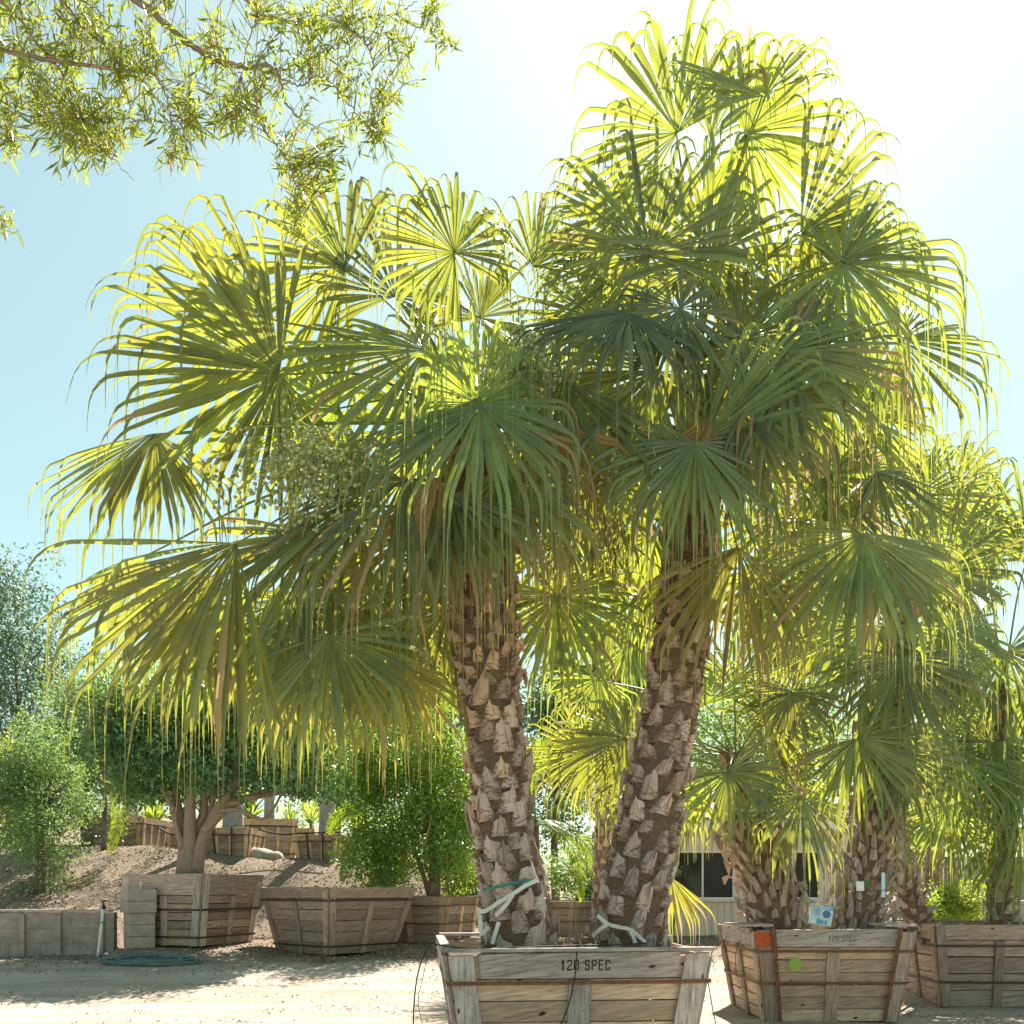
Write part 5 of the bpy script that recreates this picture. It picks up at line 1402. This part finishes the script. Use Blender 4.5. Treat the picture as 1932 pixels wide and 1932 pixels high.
# ------------------------------------------------------------------ small things: sign, tags, straps, cables
def sign():
    p = P(1549, 1726, 15.75); root = empty('sale_sign', p - A3(0, 0, .19), 0, 'small blue and white sale sign on a stake in the tan box', 'sign')
    tlt = R(-9); ca, sa = math.cos(tlt), math.sin(tlt)
    W_, H_ = .39, .34

    def Qd(x, y, o=0): return A3(ca * x - sa * y, -.0 - o, .19 + sa * x + ca * y)
    g = G(); prism(g, [Qd(-W_ / 2, -H_ / 2), Qd(W_ / 2, -H_ / 2), Qd(W_ / 2, H_ / 2), Qd(-W_ / 2, H_ / 2)], (0, -1, 0), .008); b = g.build('board', M['sign_pale'], root)

    def rect(x0, y0, x1, y1, o, m_, nm):
        g = G(); g.add([Qd(x0, y0, o), Qd(x1, y0, o), Qd(x1, y1, o), Qd(x0, y1, o)], [(0, 1, 2, 3)]); return g.build(nm, M[m_], b)
    rect(-W_ / 2, .095, W_ / 2, H_ / 2, .002, 'sign_blue', 'header')
    rect(-W_ / 2 + .005, .105, -.065, H_ / 2 - .006, .004, 'sign_white', 'header_patch')
    g = G(); glyphs(g, 'SALE!', .042, lambda x, y: Qd(-W_ / 2 + .012 + x, .115 + y, .006)); g.build('lettering', M['sign_black'], b)
    g = G(); glyphs(g, 'FREE!', .04, lambda x, y: Qd(.04 + x, .108 + y, .006)); g.build('lettering', M['sign_white'], b)
    g = G()
    for k in range(2):
        for q in range(3 + k): g.add([Qd(-.05 + .025 * q, .108 + .03 * (1 - k), .006), Qd(-.032 + .025 * q, .108 + .03 * (1 - k), .006), Qd(-.032 + .025 * q, .128 + .03 * (1 - k), .006), Qd(-.05 + .025 * q, .128 + .03 * (1 - k), .006)], [(0, 1, 2, 3)])
    for k in range(6): pass
    g.build('small_print', M['sign_white'], b)
    g = G(); x = -.16
    for wd in (.058, .03, .036):                      # one line of title words
        g.add([Qd(x, .068, .004), Qd(x + wd, .068, .004), Qd(x + wd, .078, .004), Qd(x, .078, .004)], [(0, 1, 2, 3)]); x += wd + .01
    for k in range(5):
        y = .05 - .014 * k; g.add([Qd(-.16, y, .004), Qd(-.01 - .012 * (k % 3), y, .004), Qd(-.01 - .012 * (k % 3), y + .003, .004), Qd(-.16, y + .003, .004)], [(0, 1, 2, 3)])
    g.build('small_print', M['sign_dark'], b)
    g = G(); th = np.linspace(0, 2 * np.pi, 25)[:-1]; c0 = (.092, .022)
    g.add([Qd(*c0, .004)] + [Qd(c0[0] + .068 * math.cos(t), c0[1] + .066 * math.sin(t), .004) for t in th], T=[(0, k + 1, (k + 1) % 24 + 1) for k in range(24)])
    g.build('picture', M['sign_dark'], b)
    rect(-.15, -.145, -.075, -.10, .004, 'sign_white', 'logo_patch'); rect(-.06, -.15, .06, -.08, .004, 'sign_blue', 'picture'); rect(.075, -.15, .12, -.08, .004, 'sign_blue', 'picture')
    g = G(); tube(g, [(0, .012, -.25), (0, .012, .15)], [.008], 6); g.build('stake', M['pvc'], root)


sign()
p = P(1633, 1672, 15.9)
root = empty('plant_label', p, 0, 'small picture label tied to the dark stem right of the sale sign', 'plant label')
g = G(); box(g, (-.09, 0, .0), (.13, .006, .16), rnd=.4); g.build('card', M['sign_white'], root)
g = G(); box(g, (.06, -.01, .04), (.16, .006, .12), rnd=.2); g.build('picture_card', M['bush'], root)
g = G(); box(g, (.12, -.018, .06), (.05, .006, .07), rnd=.2); g.build('price_patch', M['orange_paint'], root)
g = G(); box(g, (.30, 0, .02), (.06, .006, .42), rnd=.9); g.build('strip_label', M['sign_pale'], root)
g = G(); tube(g, smooth_path([(-.3, 0, -.1), (0, -.02, -.09), (.4, 0, -.06)], 8), [.006], 5); g.build('tie_wire', M['cable'], root)


def ribbon(g, pts, w_, r=None, up=(0, 0, 1)):
    p = smooth_path(pts, 8 * len(pts)); d = nrm(np.gradient(p, axis=0)); view = nrm(A3(0, -1, .0))
    s = nrm(np.cross(d, view)) * w_ / 2
    V = np.stack([p - s, p + s, p + s + A3(0, .004, 0), p - s + A3(0, .004, 0)], 1).reshape(-1, 3); k = np.arange(len(p) - 1)[:, None] * 4
    Q = np.concatenate([k + np.array([0, 1, 5, 4]), k + np.array([2, 3, 7, 6]), k + np.array([1, 2, 6, 5]), k + np.array([3, 0, 4, 7])]); g.add(V, Q)


def strap(label, lines, w_, m_, group=None, Yd=11.45):
    p0 = P(*lines[0][0][:2], Yd); root = empty('tie_strap', p0, 0, label, 'strap', group)
    g = G()
    for ln in lines: ribbon(g, [P(q[0], q[1], Yd + (q[2] if len(q) > 2 else 0)) for q in ln], w_)
    build_rel(g, 'webbing', M[m_], root)


sx_ = lambda x, y: (797.5 * 0 + (1400 + x * .5694) * .5404, (2900 + y * .5694) * .5404)
def Zs(*pts): return [(*sx_(a, b), c) for a, b, c in pts]


strap('white webbing knotted around the base of the left thick trunk', [
    Zs((840, 300, 0), (760, 340, -.05), (690, 385, -.06), (600, 440, -.04), (510, 495, .0), (470, 480, .12)), Zs((690, 385, -.08), (640, 460, -.08), (580, 520, -.06)),
    Zs((600, 560, -.05), (575, 640, -.08), (560, 695, -.08)), Zs((475, 470, .1), (485, 560, .05), (495, 630, .0), (535, 590, -.04))], .05, 'strap', Yd=11.42)
strap('green webbing wound above the white strap on the left trunk', [Zs((500, 365, 0), (590, 345, -.06), (700, 320, -.07), (830, 300, .0))], .035, 'strap_green', Yd=11.42)
strap('white webbing crossed around the base of the right thick trunk', [
    Zs((1205, 520, .05), (1265, 570, -.04), (1330, 590, -.06), (1410, 610, -.06), (1500, 685, -.02)), Zs((1265, 575, -.06), (1215, 610, -.02), (1175, 650, .06)),
    Zs((1410, 615, -.08), (1425, 650, -.08), (1440, 695, -.06))], .045, 'strap', Yd=11.52)

# black irrigation tubes and wires
def wire(label, lines, rad, Yd, name='drip_tube', cat='tube', group=None, m_='cable'):
    p0 = P(*lines[0][0][:2], Yd); root = empty(name, p0, 0, label, cat, group); g = G()
    for ln in lines: tube(g, smooth_path([P(q[0], q[1], Yd + (q[2] if len(q) > 2 else 0)) for q in ln], 10 * len(ln)), [rad], 6)
    build_rel(g, 'line', M[m_], root, smooth=True)


wire('black drip tube lying along the rim and hanging off the nearest box', [
    Zs((175, 688, .0), (300, 712, -.0), (450, 722, .02), (700, 716, .04), (1000, 706, .09), (1300, 700, .13), (1500, 690, .2)), Zs((175, 688, .0), (150, 745, -.08), (110, 850, -.12), (85, 1000, -.12), (75, 1186, -.12), (72, 1260, -.12)),
    Zs((1078, 748, -.10), (1070, 860, -.11), (1055, 960, -.10), (1020, 1090, -.08), (975, 1200, -.05))], .0085, 10.3, group='black drip tubes')
wire('thin tangled wire hanging beside the left corner of the nearest box', [Zs((165, 740, 0), (135, 900, 0), (105, 1040, 0), (130, 1186, 0), (135, 1260, 0))], .004, 10.2, 'loose_wire', 'wire', 'loose wires')
wire('twisted wire with a knot sticking out at the right rim of the nearest box', [Zs((1820, 745, 0), (1880, 770, 0), (1925, 815, 0)), Zs((1870, 750, 0), (1880, 900, 0), (1905, 1060, 0), (1930, 1186, 0)), Zs((1915, 715, 0), (1875, 870, 0))], .006, 10.65, 'loose_wire', 'wire', 'loose wires')
wire('loose wire loops hanging at the left side of the tan box', [[(1398, 1772, 0), (1388, 1800, -.1), (1393, 1850, -.1), (1420, 1875, 0)], [(1370, 1766, 0), (1362, 1800, -.1), (1376, 1830, -.1), (1400, 1832, 0)]], .005, 15.3, 'loose_wire', 'wire', 'loose wires')
wire('black water line sagging between the upper terrace boxes', [[(487, 1565, 0), (530, 1574, .1), (575, 1572, .2), (640, 1570, .3)], [(300, 1562, 0), (330, 1575, .1), (395, 1566, .2)]], .03, 32.2, 'water_line', 'tube')
wire('green hose end on the ground between the two right boxes', [[(1700, 1908, 0), (1722, 1896, .1), (1728, 1905, 0), (1705, 1918, -.1), (1695, 1925, -.1)]], .02, 16.6, 'green_hose', 'hose', m_='hose')
